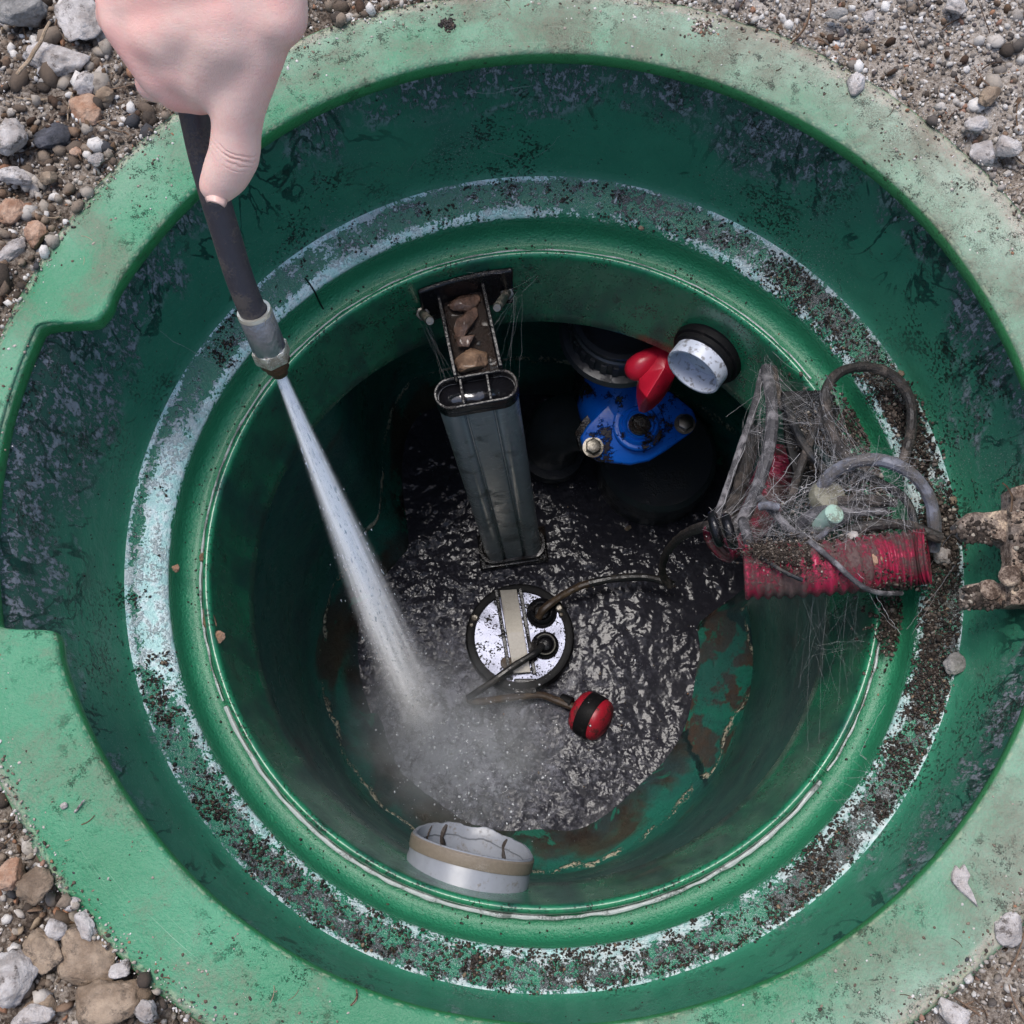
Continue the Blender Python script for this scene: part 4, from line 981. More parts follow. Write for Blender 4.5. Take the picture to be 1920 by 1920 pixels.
def fittings():
    c = F(1166, 596, -.475); root = empty('pipe_union', c+[0, 0, -.15]); tag(root, 'dark grey ribbed pipe union half hidden under the neck of the chamber', 'pipe union')
    b = MB(); prof = [(0, -.055), (.070, -.055), (.078, -.050), (.080, -.044), (.076, -.038), (.066, -.036), (.064, -.010)]
    prof += [(.066, -.008), (.066, -.002), (.063, 0), (.063, .008), (.065, .010), (.065, .014), (.058, .014), (.057, .004), (.050, .003), (.049, -.006), (.040, -.007), (.0, -.008)]
    b.lathe(prof, c, (0, 0, 1), 64)
    for k in range(26):
        t_ = 2*PI*k/26; d = np.array([math.cos(t_), math.sin(t_), 0]); e = np.array([-d[1], d[0], 0])
        b.box(c+d*.066+[0, 0, -.022], d*.0026, e*.0036, [0, 0, .0115])
    b.build('coupling_nut', M['dark_pvc'], root)
    MB().lathe([(0, -.24), (.052, -.24), (.052, -.055), (0, -.055)], c, (.0, .0, 1), 40).build('pipe', M['black_plastic'], root)
    c2 = F(1040, 828, -.80); root = empty('elbow_pipe', c2); tag(root, 'dim black pipe elbow partly under water between the column and the blue valve', 'pipe elbow')
    pts = spline([F(1035, 850, -.99), F(1038, 820, -.86), F(1048, 800, -.80), F(1085, 790, -.77), F(1125, 790, -.74)], 24)
    MB().tube(pts, [.046]*24, 28).build('elbow', M['dark_pvc'], root)
    MB().lathe([(.030, -.012), (.054, -.012), (.056, 0), (.054, .012), (.030, .012)], F(1036, 846, -.93), (0, 0, 1), 40, closed=True).build('collar', M['dark_pvc'], root)
    # broad dark casing below the valve, its rounded edge seen at the right
    c3 = F(1225, 900, -.90); root = tag(MB().lathe([(0, -.1), (.095, -.1), (.099, -.03), (.096, -.012), (.088, -.004), (.0, .0)], F(1235, 850, -.86), (0, 0, 1), 64).build('valve_casing', M['dark_pvc']), 'broad dark rounded casing standing in the water under the blue valve', 'casing')
fittings()
def handle():
    z0 = -.425; root = empty('red_handle', F(1215, 720, z0-.03)); tag(root, 'bright red two-lobed valve handle between the grey union and the white pipe end', 'handle')
    a = [(1200, 712), (1214, 690), (1232, 672), (1248, 664), (1262, 672), (1266, 700), (1258, 726), (1240, 752), (1222, 768), (1208, 775), (1198, 772), (1193, 745), (1193, 722)]
    P = [F(px, py, z0-.03+.0009*(730-py)*.3) for px, py in a]
    b = MB(); top = [np.array(p)+np.array([0, 0, .030]) for p in P]
    # facetted blade: a ridge running down its middle
    n = len(P); rid0 = F(1246, 690, z0+.022); rid1 = F(1212, 745, z0+.018)
    V = P+top+[rid0, rid1]; Fc = [[i, (i+1) % n, n+(i+1) % n, n+i] for i in range(n)]+[list(range(n-1, -1, -1))]
    near = [0 if np.linalg.norm(t_-rid0) < np.linalg.norm(t_-rid1) else 1 for t_ in top]
    for i in range(n):
        j = (i+1) % n
        if near[i] == near[j]: Fc.append([n+i, n+j, 2*n+near[i]])
        else: Fc.append([n+i, n+j, 2*n+near[j], 2*n+near[i]])
    b.add(V, Fc); b.build('blade', M['red'], root, bevel=.0012, seg=2, auto=30)
    pts = spline([F(1194, 700, z0-.012), F(1196, 688, z0), F(1214, 676, z0+.004), F(1240, 664, z0+.002), F(1262, 655, z0-.004)], 14)
    MB().tube(pts, [.010, .0145, .0155, .0155, .015, .015, .014, .014, .013, .013, .013, .012, .012, .011], 24).build('lobe', M['red'], root)
    MB().cyl(F(1222, 700, z0-.08), F(1222, 700, z0-.018), .013, 20).build('spindle', M['black_plastic'], root)
handle()
def stub_white():
    c = F(1300, 697, -.335); th = math.atan2(c[1], c[0]); ax = np.array([-math.cos(th), -math.sin(th), .10]); ax /= np.linalg.norm(ax)
    wl = np.array([math.cos(th)*.331, math.sin(th)*.331, c[2]-.004]); root = empty('pipe_stub', wl); tag(root, 'white pipe end with a black rubber collar poking through the upper right wall', 'pipe')
    L = max(.03, np.linalg.norm(wl-c)); r_ = .0345
    MB().lathe([(r_-.0035, -.03), (r_, -.03), (r_, L), (r_-.0006, L+.001), (r_-.003, L+.001), (r_-.0035, L)], wl, ax, 56, closed=True).build('pipe', M['white_pvc'], root)
    MB().lathe([(0, -.02), (r_-.0034, -.02), (r_-.0034, L-.024), (r_*.6, L-.021), (0, L-.020)], wl, ax, 48).build('stopper', M['white_pvc'], root)
    MB().lathe([(r_+.0002, -.02), (r_+.012, -.02), (r_+.012, .002), (r_+.0085, .004), (r_+.008, .012), (r_+.0045, .013), (r_+.0042, .019), (r_+.0002, .020)], wl, ax, 56, closed=True).build('collar', M['rubber'], root)
stub_white()
def stub_grey():
    c = F(872, 1652, -.365); th = math.atan2(c[1], c[0]); ax = np.array([-math.cos(th)*.9, -math.sin(th), .12]); ax /= np.linalg.norm(ax)
    wl = np.array([math.cos(th)*.327, math.sin(th)*.327, -.365]); root = empty('inlet_pipe_stub', wl); tag(root, 'short wide grey pipe end with a chipped far edge at the bottom wall', 'pipe')
    r_ = .0645; u, v, a = frame(ax); n = 96; L0 = .036; V = []
    up = np.array([0, 0, 1.])-ax*ax[2]; up /= np.linalg.norm(up); sd_ = np.cross(ax, up)
    def rimL(t_):
        k = -math.cos(t_)                      # +1 at the far/lower side
        far = max(0, k)
        return L0+.010*far+.0035*far*mnoise.noise(Vector((math.cos(t_)*3, math.sin(t_)*3, 1)))-.006*far*max(0, math.sin(t_*1+2.2))**2*1.5+.0016*far*mnoise.noise(Vector((t_*9, 2, 1)))
    for k in range(n):
        t_ = 2*PI*k/n; d = up*math.cos(t_)+sd_*math.sin(t_); Lr = rimL(t_)
        for rr, h in ((r_, -.07), (r_, Lr-.022), (r_-.0007, Lr-.021), (r_-.0007, Lr-.001), (r_-.0015, Lr), (r_-.0044, Lr), (r_-.005, Lr-.001), (r_-.005, Lr-.012), (r_-.0035, Lr-.014), (r_-.0035, -.07)):
            V.append(wl+d*rr+ax*h)
    m = 10; mt = M['grey_pvc']; Fc = [[k*m+i, ((k+1) % n)*m+i, ((k+1) % n)*m+(i+1) % m, k*m+(i+1) % m] for k in range(n) for i in range(m)]
    MB().add(V, Fc).build('pipe', mt, root)
    # brown glue band near the end
    V = []
    for k in range(n):
        t_ = 2*PI*k/n; d = up*math.cos(t_)+sd_*math.sin(t_); Lr = rimL(t_)
        for rr, h in ((r_+.0002, Lr-.0145), (r_+.0008, Lr-.013), (r_+.0008, Lr-.003), (r_-.0006, Lr-.0012)): V.append(wl+d*rr+ax*h)
    tg = simple('brown_primer_band', (.20, .165, .13), .45, grime=.25, grime_col=(.33, .30, .27), sc=300, patch=30)
    MB().add(V, [[k*4+i, ((k+1) % n)*4+i, ((k+1) % n)*4+i+1, k*4+i+1] for k in range(n) for i in range(3)]).build('primer_band', tg, root)
    MB().lathe([(r_+.0002, -.03), (r_+.010, -.03), (r_+.010, -.004), (r_+.007, .000), (r_+.0002, .002)], wl, ax, 64, closed=True).build('collar', M['rubber'], root)
    # drips of dirt inside
    for dt, ww in ((2.55, .0022), (3.75, .0030), (4.1, .0018)):
        pts = []; 
        for q in np.linspace(0, 1, 8):
            t_ = dt+.05*math.sin(q*5); d = up*math.cos(t_)+sd_*math.sin(t_); pts.append(wl+d*(r_-.0042)+ax*(rimL(t_)-.002-q*.03))
        MB().tube(pts, [ww*(.6+.5*abs(math.sin(k*2.1))) for k in range(8)], 6).build('dirt_streak', M['crumb'], root)
stub_grey()

# ------------------------------------------------------------------ right-hand side: conduit, cables, rusty bracket
def corrugated(name, pts, r_, lab, n=None, flare=0, parent=None):
    P = spline(pts, 320); L = np.linalg.norm(np.diff(P, axis=0), axis=1).sum(); s_ = np.linspace(0, L, len(P))
    rad = r_+.0017*np.sin(2*PI*s_/.0080)
    mb = MB(); mb.tube(P, rad, 32, caps=False); k = len(mb.V)
    mb.tube(P[::-1], rad[::-1]-.0022, 32, caps=False)
    m = len(P)
    for i in range(32):
        j = (i+1) % 32
    o = mb.build(name, M['conduit'], parent, auto=0); tag(o, lab, 'conduit', 'red corrugated conduits')
    return o
ROOTZ = -.185
corrugated('conduit', [F(1395, 1073, -.195), F(1480, 1070, -.187), F(1580, 1062, -.178), F(1650, 1053, -.180), F(1710, 1046, -.174), F(1740, 1043, -.168)], .0250, 'open-ended red corrugated conduit lying across the ledge towards the rusty bracket')
corrugated('conduit', [F(1345, 1022, -.33), F(1395, 985, -.335), F(1440, 925, -.345), F(1468, 860, -.36)], .0225, 'dark red corrugated conduit behind the cobwebbed cables, over the tank opening')
# dirt lying in and over the conduit
def heap(name, ctrs, n, zf, mat, lab, smin=.0006, smax=.003, cat='dirt', kind='stuff'):
    P, Z = [], []
    for i in range(n):
        px, py, sx, sy = ctrs[rng.integers(len(ctrs))]; px += rng.normal()*sx; py += rng.normal()*sy
        s = smin+(smax-smin)*rng.random()**2.5; P.append(F(px, py, zf(px, py)+abs(rng.normal())*.0025)); Z.append(s)
    tag(scatter(name, P, Z, mat, smooth=False), lab, cat, kind=kind)
def rest_z(px, py):
    p = F(px, py, -.215); r_ = math.hypot(p[0], p[1])
    if 995 < py < 1105 and 1390 < px < 1735: 
        q = (py-(1075-(px-1395)*.09))/55
        return -.188+.025*math.sqrt(max(0, 1-min(1, q*q)))+.002
    return ledge_z(r_) if r_ > .345 else -.25
heap('cable_dirt', [(1620, 950, 60, 45), (1680, 860, 35, 45), (1560, 820, 30, 40), (1700, 1160, 30, 40), (1760, 1000, 25, 30), (1660, 780, 35, 30)], 11000, rest_z, M['dull_grit'], 'dark crumbly dirt heaped round the cables on the ledge')
heap('conduit_dirt', [(1490, 1045, 35, 14), (1560, 1035, 30, 16), (1640, 1065, 45, 20), (1755, 1050, 20, 30), (1440, 1030, 25, 8), (1500, 1035, 30, 12)], 6500, rest_z, M['dull_grit'], 'grey brown dirt caked along the top of the red conduit', .0004, .0017)
heap('ledge_grit', [(1740, 1250, 25, 60), (1700, 1190, 25, 30)], 2600, rest_z, M['dull_grit'], 'pale grit scattered on the ledge below the rusty bracket', .0004, .0016)
for i, (px, py, s, mt, lab) in enumerate([(1770, 1043, .0105, W_, 'round pale pebble in the dirt between red conduit and rusty bracket'), (1640, 1050, .0075, O_, 'flat round brown lump stuck on top of the red conduit'),
        (1597, 1008, .0068, W_, 'small cream pebble at the upper edge of the red conduit'), (1788, 938, .0045, T_, 'small round tan pebble on the ledge beside the grey cable loop'), (1730, 1105, .007, T_, 'pale elongated pebble under the right end of the red conduit'),
        (1790, 1245, .012, G_, 'fuzzy grey lump on the ledge below the rusty bracket'), (1710, 1248, .0055, T_, 'small tan pebble on the ledge left of the fuzzy grey lump'), (1690, 700, .0035, T_, 'tiny pale chip on the ledge beside the dark cable loop')]):
    rock('pebble', px, py, rest_z(px, py)+s*.4, s, s*.85, s*.55, .3*i, mt, lab, 'pebble', seed=80+i, facet=.3)
CG = 'cables bundled at the right side'
cable('cable_loop', [(1610, 905, -.190), (1580, 850, -.180), (1553, 790, -.172), (1548, 735, -.168), (1575, 698, -.170), (1625, 688, -.176), (1675, 705, -.180), (1706, 750, -.184), (1708, 810, -.190), (1690, 880, -.198)], .0056, M['brown_dusty'], 'brown dusty cable forming the tall upper loop on the ledge', 'cable', 80, group=CG)
cable('cable_loop', [(1530, 955, -.205), (1545, 905, -.185), (1585, 872, -.170), (1645, 862, -.160), (1705, 885, -.160), (1743, 935, -.168), (1753, 1000, -.182), (1750, 1030, -.195)], .0068, M['pale_cable'], 'thick pale grey dusty cable arching over the red conduit', 'cable', 80, group=CG)
cable('cable', [(1437, 690, -.262), (1447, 760, -.235), (1444, 830, -.225), (1425, 900, -.225), (1400, 960, -.235), (1372, 1000, -.245)], .0070, M['web_cable'], 'upright dusty cable wrapped in cobweb left of the loops', 'cable', 70, group=CG)
cable('cable', [(1430, 695, -.27), (1412, 770, -.255), (1385, 850, -.25), (1358, 930, -.255), (1336, 985, -.26)], .0040, M['web_cable'], 'outermost thin slanting cable beside the valve, coated in web', 'cable', 60, group=CG)
cable('cable', [(1448, 690, -.27), (1462, 750, -.26), (1480, 770, -.255), (1530, 765, -.245), (1570, 770, -.225)], .0055, M['brown_dusty'], 'short dark cable crossing between the upright cable and the tall loop', 'cable', 50, group=CG)
cable('cable', [(1418, 800, -.30), (1400, 870, -.31), (1378, 940, -.30), (1350, 1000, -.27)], .0085, M['brown_dusty'], 'dark cable hidden behind the slanting cobwebbed cables', 'cable', 50, group=CG)
cable('cable', [(1505, 828, -.235), (1540, 850, -.215), (1562, 885, -.200), (1568, 925, -.195), (1560, 950, -.195)], .0042, simple('teal_black_cable', (.012, .028, .030), .35, grime=.4, grime_col=(.1, .1, .09), sc=300, patch=60), 'thin dark teal cable bending down to the pale green sleeve', 'cable', 50, group=CG)
cable('cable', [(1408, 1040, -.215), (1460, 1038, -.200), (1510, 1022, -.185), (1545, 1000, -.178), (1560, 975, -.180)], .0030, M['pale_cable'], 'thin pale strand curving under the pale green sleeve', 'cable', 50, group=CG)
cable('cable', [(1518, 1015, -.165), (1560, 1050, -.150), (1610, 1095, -.150), (1650, 1112, -.165), (1690, 1112, -.185)], .0028, M['web_cable'], 'thin grey rod slanting down across the red conduit', 'cable', 50, group=CG)
cable('cable', [(1420, 1040, -.170), (1450, 1060, -.160), (1478, 1076, -.155), (1505, 1088, -.155)], .0024, M['cable'], 'thin black wire end lying over the left part of the red conduit', 'cable', 40, group=CG)
cable('cable', [(1500, 985, -.200), (1530, 962, -.185), (1560, 958, -.178), (1585, 965, -.180), (1560, 985, -.185), (1520, 1000, -.200)], .0060, M['web_cable'], 'tight dusty cable curl beside the pale green sleeve', 'cable', 50, group=CG)
cable('cable', [(1425, 935, -.215), (1450, 960, -.195), (1490, 1000, -.190), (1540, 1012, -.19)], .0045, M['web_cable'], 'dusty cable slanting from the upright cable into the tangle', 'cable', 40, group=CG)
cable('cable', [(1570, 940, -.185), (1620, 938, -.18), (1680, 942, -.18)], .0058, M['brown_dusty'], 'upper of two short dusty tubes pointing right inside the grey loop', 'cable', 30, group=CG)
cable('cable', [(1565, 962, -.190), (1620, 960, -.185), (1660, 958, -.19)], .0048, M['web_cable'], 'lower of two short dusty tubes pointing right inside the grey loop', 'cable', 30, group=CG)
cable('cable', [(1640, 860, -.205), (1610, 900, -.205), (1600, 960, -.205), (1640, 1005, -.205)], .0040, M['brown_dusty'], 'thin brown cable half buried in dirt inside the grey loop', 'cable', 40, group=CG)
pl_ = [F(x, y, -.245) for x, y in [(1464, 737), (1540, 735), (1556, 775), (1566, 850), (1560, 915), (1520, 935), (1488, 900), (1470, 830)]]
o = MB().prism(pl_[::-1], np.array([0, 0, .006]), bev=.001).build('hanger_plate', M['rubber'], bevel=.001); tag(o, 'black dirt-crusted hanger plate hooked over the inner ridge behind the cobwebbed cables', 'hanger plate')
P, Z = [], []
for k in range(1500):
    w_ = rng.dirichlet(np.ones(len(pl_))*.8); q = w_@np.array(pl_); P.append(q+[0, 0, .0065+abs(rng.normal())*.0012]); Z.append(.0004+.0017*rng.random()**2.5)
tag(scatter('plate_dirt', P, Z, M['dull_grit']), kind='stuff')
for (a_, b_, c_, d_, r_, mt, lab) in [((1470, 745, -.232), (1500, 820, -.215), (1545, 880, -.20), (1590, 905, -.19), .0050, 'cable', 'dark cable crossing the black hanger plate towards the grey loop'),
        ((1560, 740, -.20), (1530, 800, -.21), (1500, 880, -.21), (1480, 950, -.20), .0046, 'brown_dusty', 'brown dusty cable hanging from the tall loop down over the hanger plate'),
        ((1580, 1000, -.185), (1640, 985, -.175), (1700, 985, -.175), (1765, 1010, -.175), .0058, 'brown_dusty', 'dark brown cable running along the top of the red conduit towards the bracket'),
        ((1600, 885, -.195), (1650, 905, -.19), (1700, 940, -.19), (1720, 1000, -.185), .0048, 'cable', 'thin black cable inside the grey cable loop')]:
    cable('cable', [a_, b_, c_, d_], r_, M[mt], lab, 'cable', 50, group=CG)
# black rings and the sleeve
for i, (px, py, lab) in enumerate([(1342, 992, 'glossy black cable ring, leftmost of three beside the water'), (1368, 996, 'glossy black cable ring, middle one of three beside the water'), (1400, 1003, 'dusty black cable ring, rightmost of three, nearest the red conduit')]):
    c = F(px, py, -.245+.01*i); ax = np.array([.92, .18, .25]); u, v, a = frame(ax)
    o = MB().tube([c+(u*math.cos(t_)+v*math.sin(t_))*.0140 for t_ in np.linspace(0, 2*PI, 40)], .0052, 14, caps=False).build('cable_ring', M['black_plastic'] if i < 2 else M['web_cable']); tag(o, lab, 'cable ring', 'black rings round the cables')
o = MB().cyl(F(1538, 985, -.195), F(1566, 962, -.165), .0095, 24).build('cable_sleeve', M['sleeve']); tag(o, 'pale green plastic sleeve in the middle of the cobwebbed tangle', 'sleeve')
o = MB().lathe([(0, -.008), (.017, -.008), (.018, -.002), (.0155, .004), (.009, .007), (0, .008)], F(1553, 930, -.190), (.15, .2, 1), 32).build('dusty_cap', M['tan_cap']); tag(o, 'round dusty tan cap above the pale green sleeve', 'cap')
o = MB().tube(spline([F(1425, 950, -.19), F(1440, 948, -.185), F(1460, 952, -.185)], 10), .0042, 12).build('grey_plug', M['pale_cable']); tag(o, 'small grey plug beside the dark red conduit, under cobweb', 'plug')
def rusty():
    z0 = -.115; root = empty('rusty_bracket', F(1900, 1040, z0)); tag(root, 'rusty scaly forked metal bracket sticking in from the right edge', 'bracket')
    d = np.array([0, 0, .016])
    out = [(1772, 985), (1800, 975), (1838, 972), (1876, 968), (1877, 930), (1925, 915), (2030, 905), (2030, 1145), (1925, 1140), (1800, 1145), (1795, 1104), (1878, 1095), (1875, 1030), (1862, 1020), (1800, 1012), (1792, 1030)]
    rs = np.random.default_rng(5)
    def rough(p0, n_=5):
        P = []
        for i in range(len(p0)):
            a, b = np.array(p0[i], float), np.array(p0[(i+1) % len(p0)], float); m_ = max(1, int(np.linalg.norm(b-a)/14))
            for k in range(m_): P.append(a+(b-a)*k/m_+(rs.normal(size=2)*1.2 if k else 0))
        return P
    up_arm = [(1780, 990), (1800, 972), (1876, 966), (1876, 1032), (1862, 1022), (1800, 1016), (1790, 1005)]
    lo_arm = [(1797, 1104), (1830, 1098), (1874, 1100), (1876, 1142), (1797, 1146)]
    plate = [(1876, 928), (1925, 914), (2040, 905), (2040, 1146), (1925, 1144), (1876, 1142)]
    for nm, pl, zz, h in (('arm', up_arm, z0-.006, .018), ('arm', lo_arm, z0-.008, .018), ('plate', plate, z0, .022)):
        P = [F(x, y, zz) for x, y in rough(pl)]
        o = MB().prism(P[::-1], np.array([0, 0, h]), bev=.002).build(nm, M['rust'], root, bevel=.0012)
    MB().cyl(F(1893, 1080, z0+.020), F(1893, 1080, z0+.030), .009, 18).build('rivet', M['rust'], root)
    MB().lathe([(0, 0), (.010, 0), (.009, .006), (0, .008)], F(1852, 1108, z0+.008), n=14).build('lump', M['rust'], root)
    P, Z = [], []
    for k in range(1500):
        pl, zz = ((up_arm, z0+.012), (lo_arm, z0+.010), (plate, z0+.022))[rng.integers(3)]; a = np.array(pl, float); w_ = rng.dirichlet(np.ones(len(a))*.7); p = w_@a
        if 1790 < p[0] < 1870 and 1020 < p[1] < 1100: continue
        s = .0006+.0028*rng.random()**3; P.append(F(p[0], p[1], zz+s*.2)); Z.append(s)
    o = scatter('rust_scale', P, Z, M['dull_grit'], parent=root); tag(o, kind='stuff')
rusty()
def webs():
    mb = MB(); rs = np.random.default_rng(11)
    def strand(a, b, r_, sag=.1, jag=0., n=9):
        a = np.asarray(a); b = np.asarray(b); L = np.linalg.norm(b-a); o_ = rs.normal(size=3)*L*sag*.5
        pts = [a+(b-a)*f+(o_+np.array([0, 0, -L*sag]))*4*f*(1-f)*.5+(rs.normal(size=3)*jag if 0 < f < 1 else 0) for f in np.linspace(0, 1, n)]
        mb.tube(pts, [r_*(.7+.6*rs.random()) for _ in pts], 4, caps=False)
    anchors = [F(*p) for p in [(1437, 690, -.255), (1447, 760, -.23), (1420, 800, -.24), (1425, 900, -.22), (1372, 985, -.235), (1340, 985, -.25), (1548, 740, -.163), (1553, 790, -.165), (1580, 850, -.172), (1560, 900, -.18), (1600, 872, -.163), (1645, 862, -.153), (1705, 885, -.155), (1553, 930, -.18), (1560, 975, -.17), (1508, 1020, -.185), (1450, 1035, -.17), (1490, 930, -.20), (1470, 990, -.20), (1520, 765, -.24), (1620, 940, -.172), (1680, 945, -.172), (1700, 1000, -.16), (1600, 1010, -.155), (1462, 955, -.18), (1410, 1030, -.19), (1535, 830, -.22)]]
    for i, a in enumerate(anchors):
        ds = sorted(range(len(anchors)), key=lambda j: np.linalg.norm(anchors[j]-a))[1:8]
        for j in ds:
            for k in range(5 if i < 20 else 4):
                strand(a+rs.normal(size=3)*.010, anchors[j]+rs.normal(size=3)*.010, .000025+.00011*rs.random()**4, .26, .00035)
    for (p, q, r_) in [((1437, 690, -.255), (1338, 985, -.24), .0006), ((1445, 700, -.25), (1348, 975, -.24), .0003), ((1380, 990, -.23), (1500, 850, -.21), .0005), ((1452, 855, -.22), (1450, 930, -.2), .0004), ((1452, 925, -.195), (1470, 945, -.19), .0006), ((1470, 945, -.19), (1530, 900, -.18), .0006), ((1530, 900, -.18), (1532, 840, -.19), .0005),
                       ((1570, 920, -.165), (1660, 915, -.155), .0006), ((1660, 915, -.155), (1700, 910, -.15), .0004), ((1660, 915, -.155), (1668, 935, -.16), .0006), ((1660, 915, -.155), (1690, 890, -.15), .0004), ((1590, 960, -.17), (1680, 958, -.165), .0006), ((1545, 1010, -.17), (1620, 1085, -.15), .0005), ((1640, 1110, -.16), (1690, 1190, -.21), .0005), ((1620, 1090, -.15), (1680, 1180, -.2), .0003)]:
        strand(F(*p), F(*q), r_*.45, .06, .0008, 16)
    # below the conduit, hanging over the opening
    base = [F(x, 1112, -.19) for x in (1500, 1530, 1560, 1590, 1610)]
    for b in base:
        for k in range(4):
            strand(b, F(1480+150*rs.random(), 1180+160*rs.random(), -.27-.05*rs.random()), .00004, .05, .0006)
    for k in range(26):
        a = F(1510+110*rs.random(), 1120+110*rs.random(), -.24); strand(a, a+rs.normal(size=3)*.022, .00004, .12, .0005)
    for x0 in (1525, 1550, 1590): strand(F(x0, 1115, -.19), F(x0-25+20*rs.random(), 1440+60*rs.random(), -.33), .00006, .03, .0004, 24)
    # around the column bracket and the ledge
    for p, q in [((965, 552, -.28), (915, 640, -.30)), ((975, 560, -.28), (955, 700, -.33)), ((1010, 520, -.27), (975, 560, -.28)), ((790, 600, -.31), (850, 730, -.33)), ((760, 570, -.29), (800, 590, -.31)), ((800, 610, -.31), (840, 760, -.35)), ((962, 560, -.29), (935, 690, -.32)), ((880, 520, -.27), (940, 500, -.262))]:
        for k in range(3): strand(F(*p)+rs.normal(size=3)*.003, F(*q)+rs.normal(size=3)*.006, .00004, .06, .0006)
    for p, q in [((1050, 255, -.12), (990, 300, -.19)), ((990, 300, -.19), (940, 375, -.215)), ((990, 300, -.19), (915, 283, -.16)), ((745, 345, -.19), (780, 300, -.16)), ((1000, 160, -.05), (870, 175, -.05)), ((1612, 1415, -.25), (1730, 1490, -.20)), ((1660, 1320, -.24), (1612, 1415, -.25)), ((1612, 1415, -.25), (1720, 1505, -.20)), ((1570, 1550, -.23), (1690, 1570, -.19)), ((1690, 1570, -.19), (1730, 1620, -.17)), ((1450, 1690, -.23), (1530, 1715, -.2)), ((1480, 1760, -.2), (1515, 1790, -.15)), ((1710, 1190, -.22), (1790, 1060, -.17)), ((1790, 1060, -.17), (1700, 1180, -.21)), ((1745, 1060, -.18), (1790, 990, -.12)), ((1810, 760, -.19), (1830, 775, -.15)), ((1760, 800, -.2), (1815, 775, -.17)), ((300, 620, -.1), (420, 690, -.19))]:
        strand(F(*p), F(*q), .00010, .06, .0006, 12)
    for k in range(70):
        px, py = rs.uniform(1560, 1740), rs.uniform(1440, 1600); a = F(px, py, -.20-.03*rs.random()); strand(a, a+rs.normal(size=3)*[.02, .02, .006], .00005, .08, .0003, 6)
    P, Z = [], []
    for k in range(1500):
        i, j = rs.integers(len(anchors), size=2)
        if np.linalg.norm(anchors[i]-anchors[j]) > .07: continue
        P.append(anchors[i]+(anchors[j]-anchors[i])*rs.random()+rs.normal(size=3)*.006); Z.append(.00025+.0006*rs.random()**3)
    tag(scatter('web_dust', P, Z, M['pale_grit']), kind='stuff')
    o = mb.build('cobwebs', M['web'], smooth=False); tag(o, kind='stuff')
webs()
# leaves and chips caught in the groove on the left
for i, (px, py, sx, sy, rt, mt, lab) in enumerate([(392, 1160, .008, .014, .2, 'wood_chip', 'folded brown flake caught in the groove on the left, the larger of two'), (408, 1193, .0085, .0075, .8, 'orange_stone', 'rusty brown pebble below the brown flake in the left groove'), (384, 1043, .006, .0045, .9, 'wood_chip', 'small curled pale chip in the left groove above the larger flake'), (330, 1065, .004, .004, 0, 'orange_stone', 'tiny orange crumb on the wet left side of the ledge')]):
    rock('wood_chip' if 'chip' in mt else 'pebble', px, py, ledge_z(math.hypot(*F(px, py, -.255)[:2]))+.003, sx, sy, .004, rt, M[mt], lab, 'chip' if 'chip' in mt else 'pebble', seed=100+i, facet=.9)

# ------------------------------------------------------------------ washing lance and its jet
AX = [(300, -80, .50), (335, 80, .525), (362, 200, .545), (380, 285, .56), (400, 360, .572), (424, 440, .588), (447, 515, .604), (466, 565, .616), (483, 600, .627)]
def lance():
    P = [PD(*a) for a in AX]; root = empty('washing_lance', PD(520, 690, .66)); tag(root, 'black pressure washing lance with a worn metal nozzle held by the bare hand', 'lance')
    Q = spline(P, 50); MB().tube(Q, .0077, 28).build('shaft', M['lance'], root)
    d = PD(518, 684, .655)-P[-1]; d /= np.linalg.norm(d); e = P[-1]-d*.006
    MB().lathe([(.0075, 0), (.0094, .0), (.0098, .001), (.0098, .027), (.0094, .028), (.0075, .028)], e, d, 40, closed=True).build('ferrule', M['ferrule'], root)
    MB().lathe([(.0079, -.0012), (.0096, -.0012), (.0099, .0012), (.0079, .0012)], e, d, 40, closed=True).build('ferrule_lip', M['brass'], root)
    b = MB(); hexa(b, e+d*.027, d, .0112, .010); b.build('hex_nut', M['brass'], root, bevel=.0006)
    MB().lathe([(0, 0), (.0092, 0), (.0092, .003), (.0072, .005), (.0072, .008), (.0055, .0095), (.0050, .013), (.0030, .014), (.0028, .012), (0, .012)], e+d*.0360, d, 32).build('nozzle', M['nozzle'], root)
    return e+d*.050
TIP = lance()
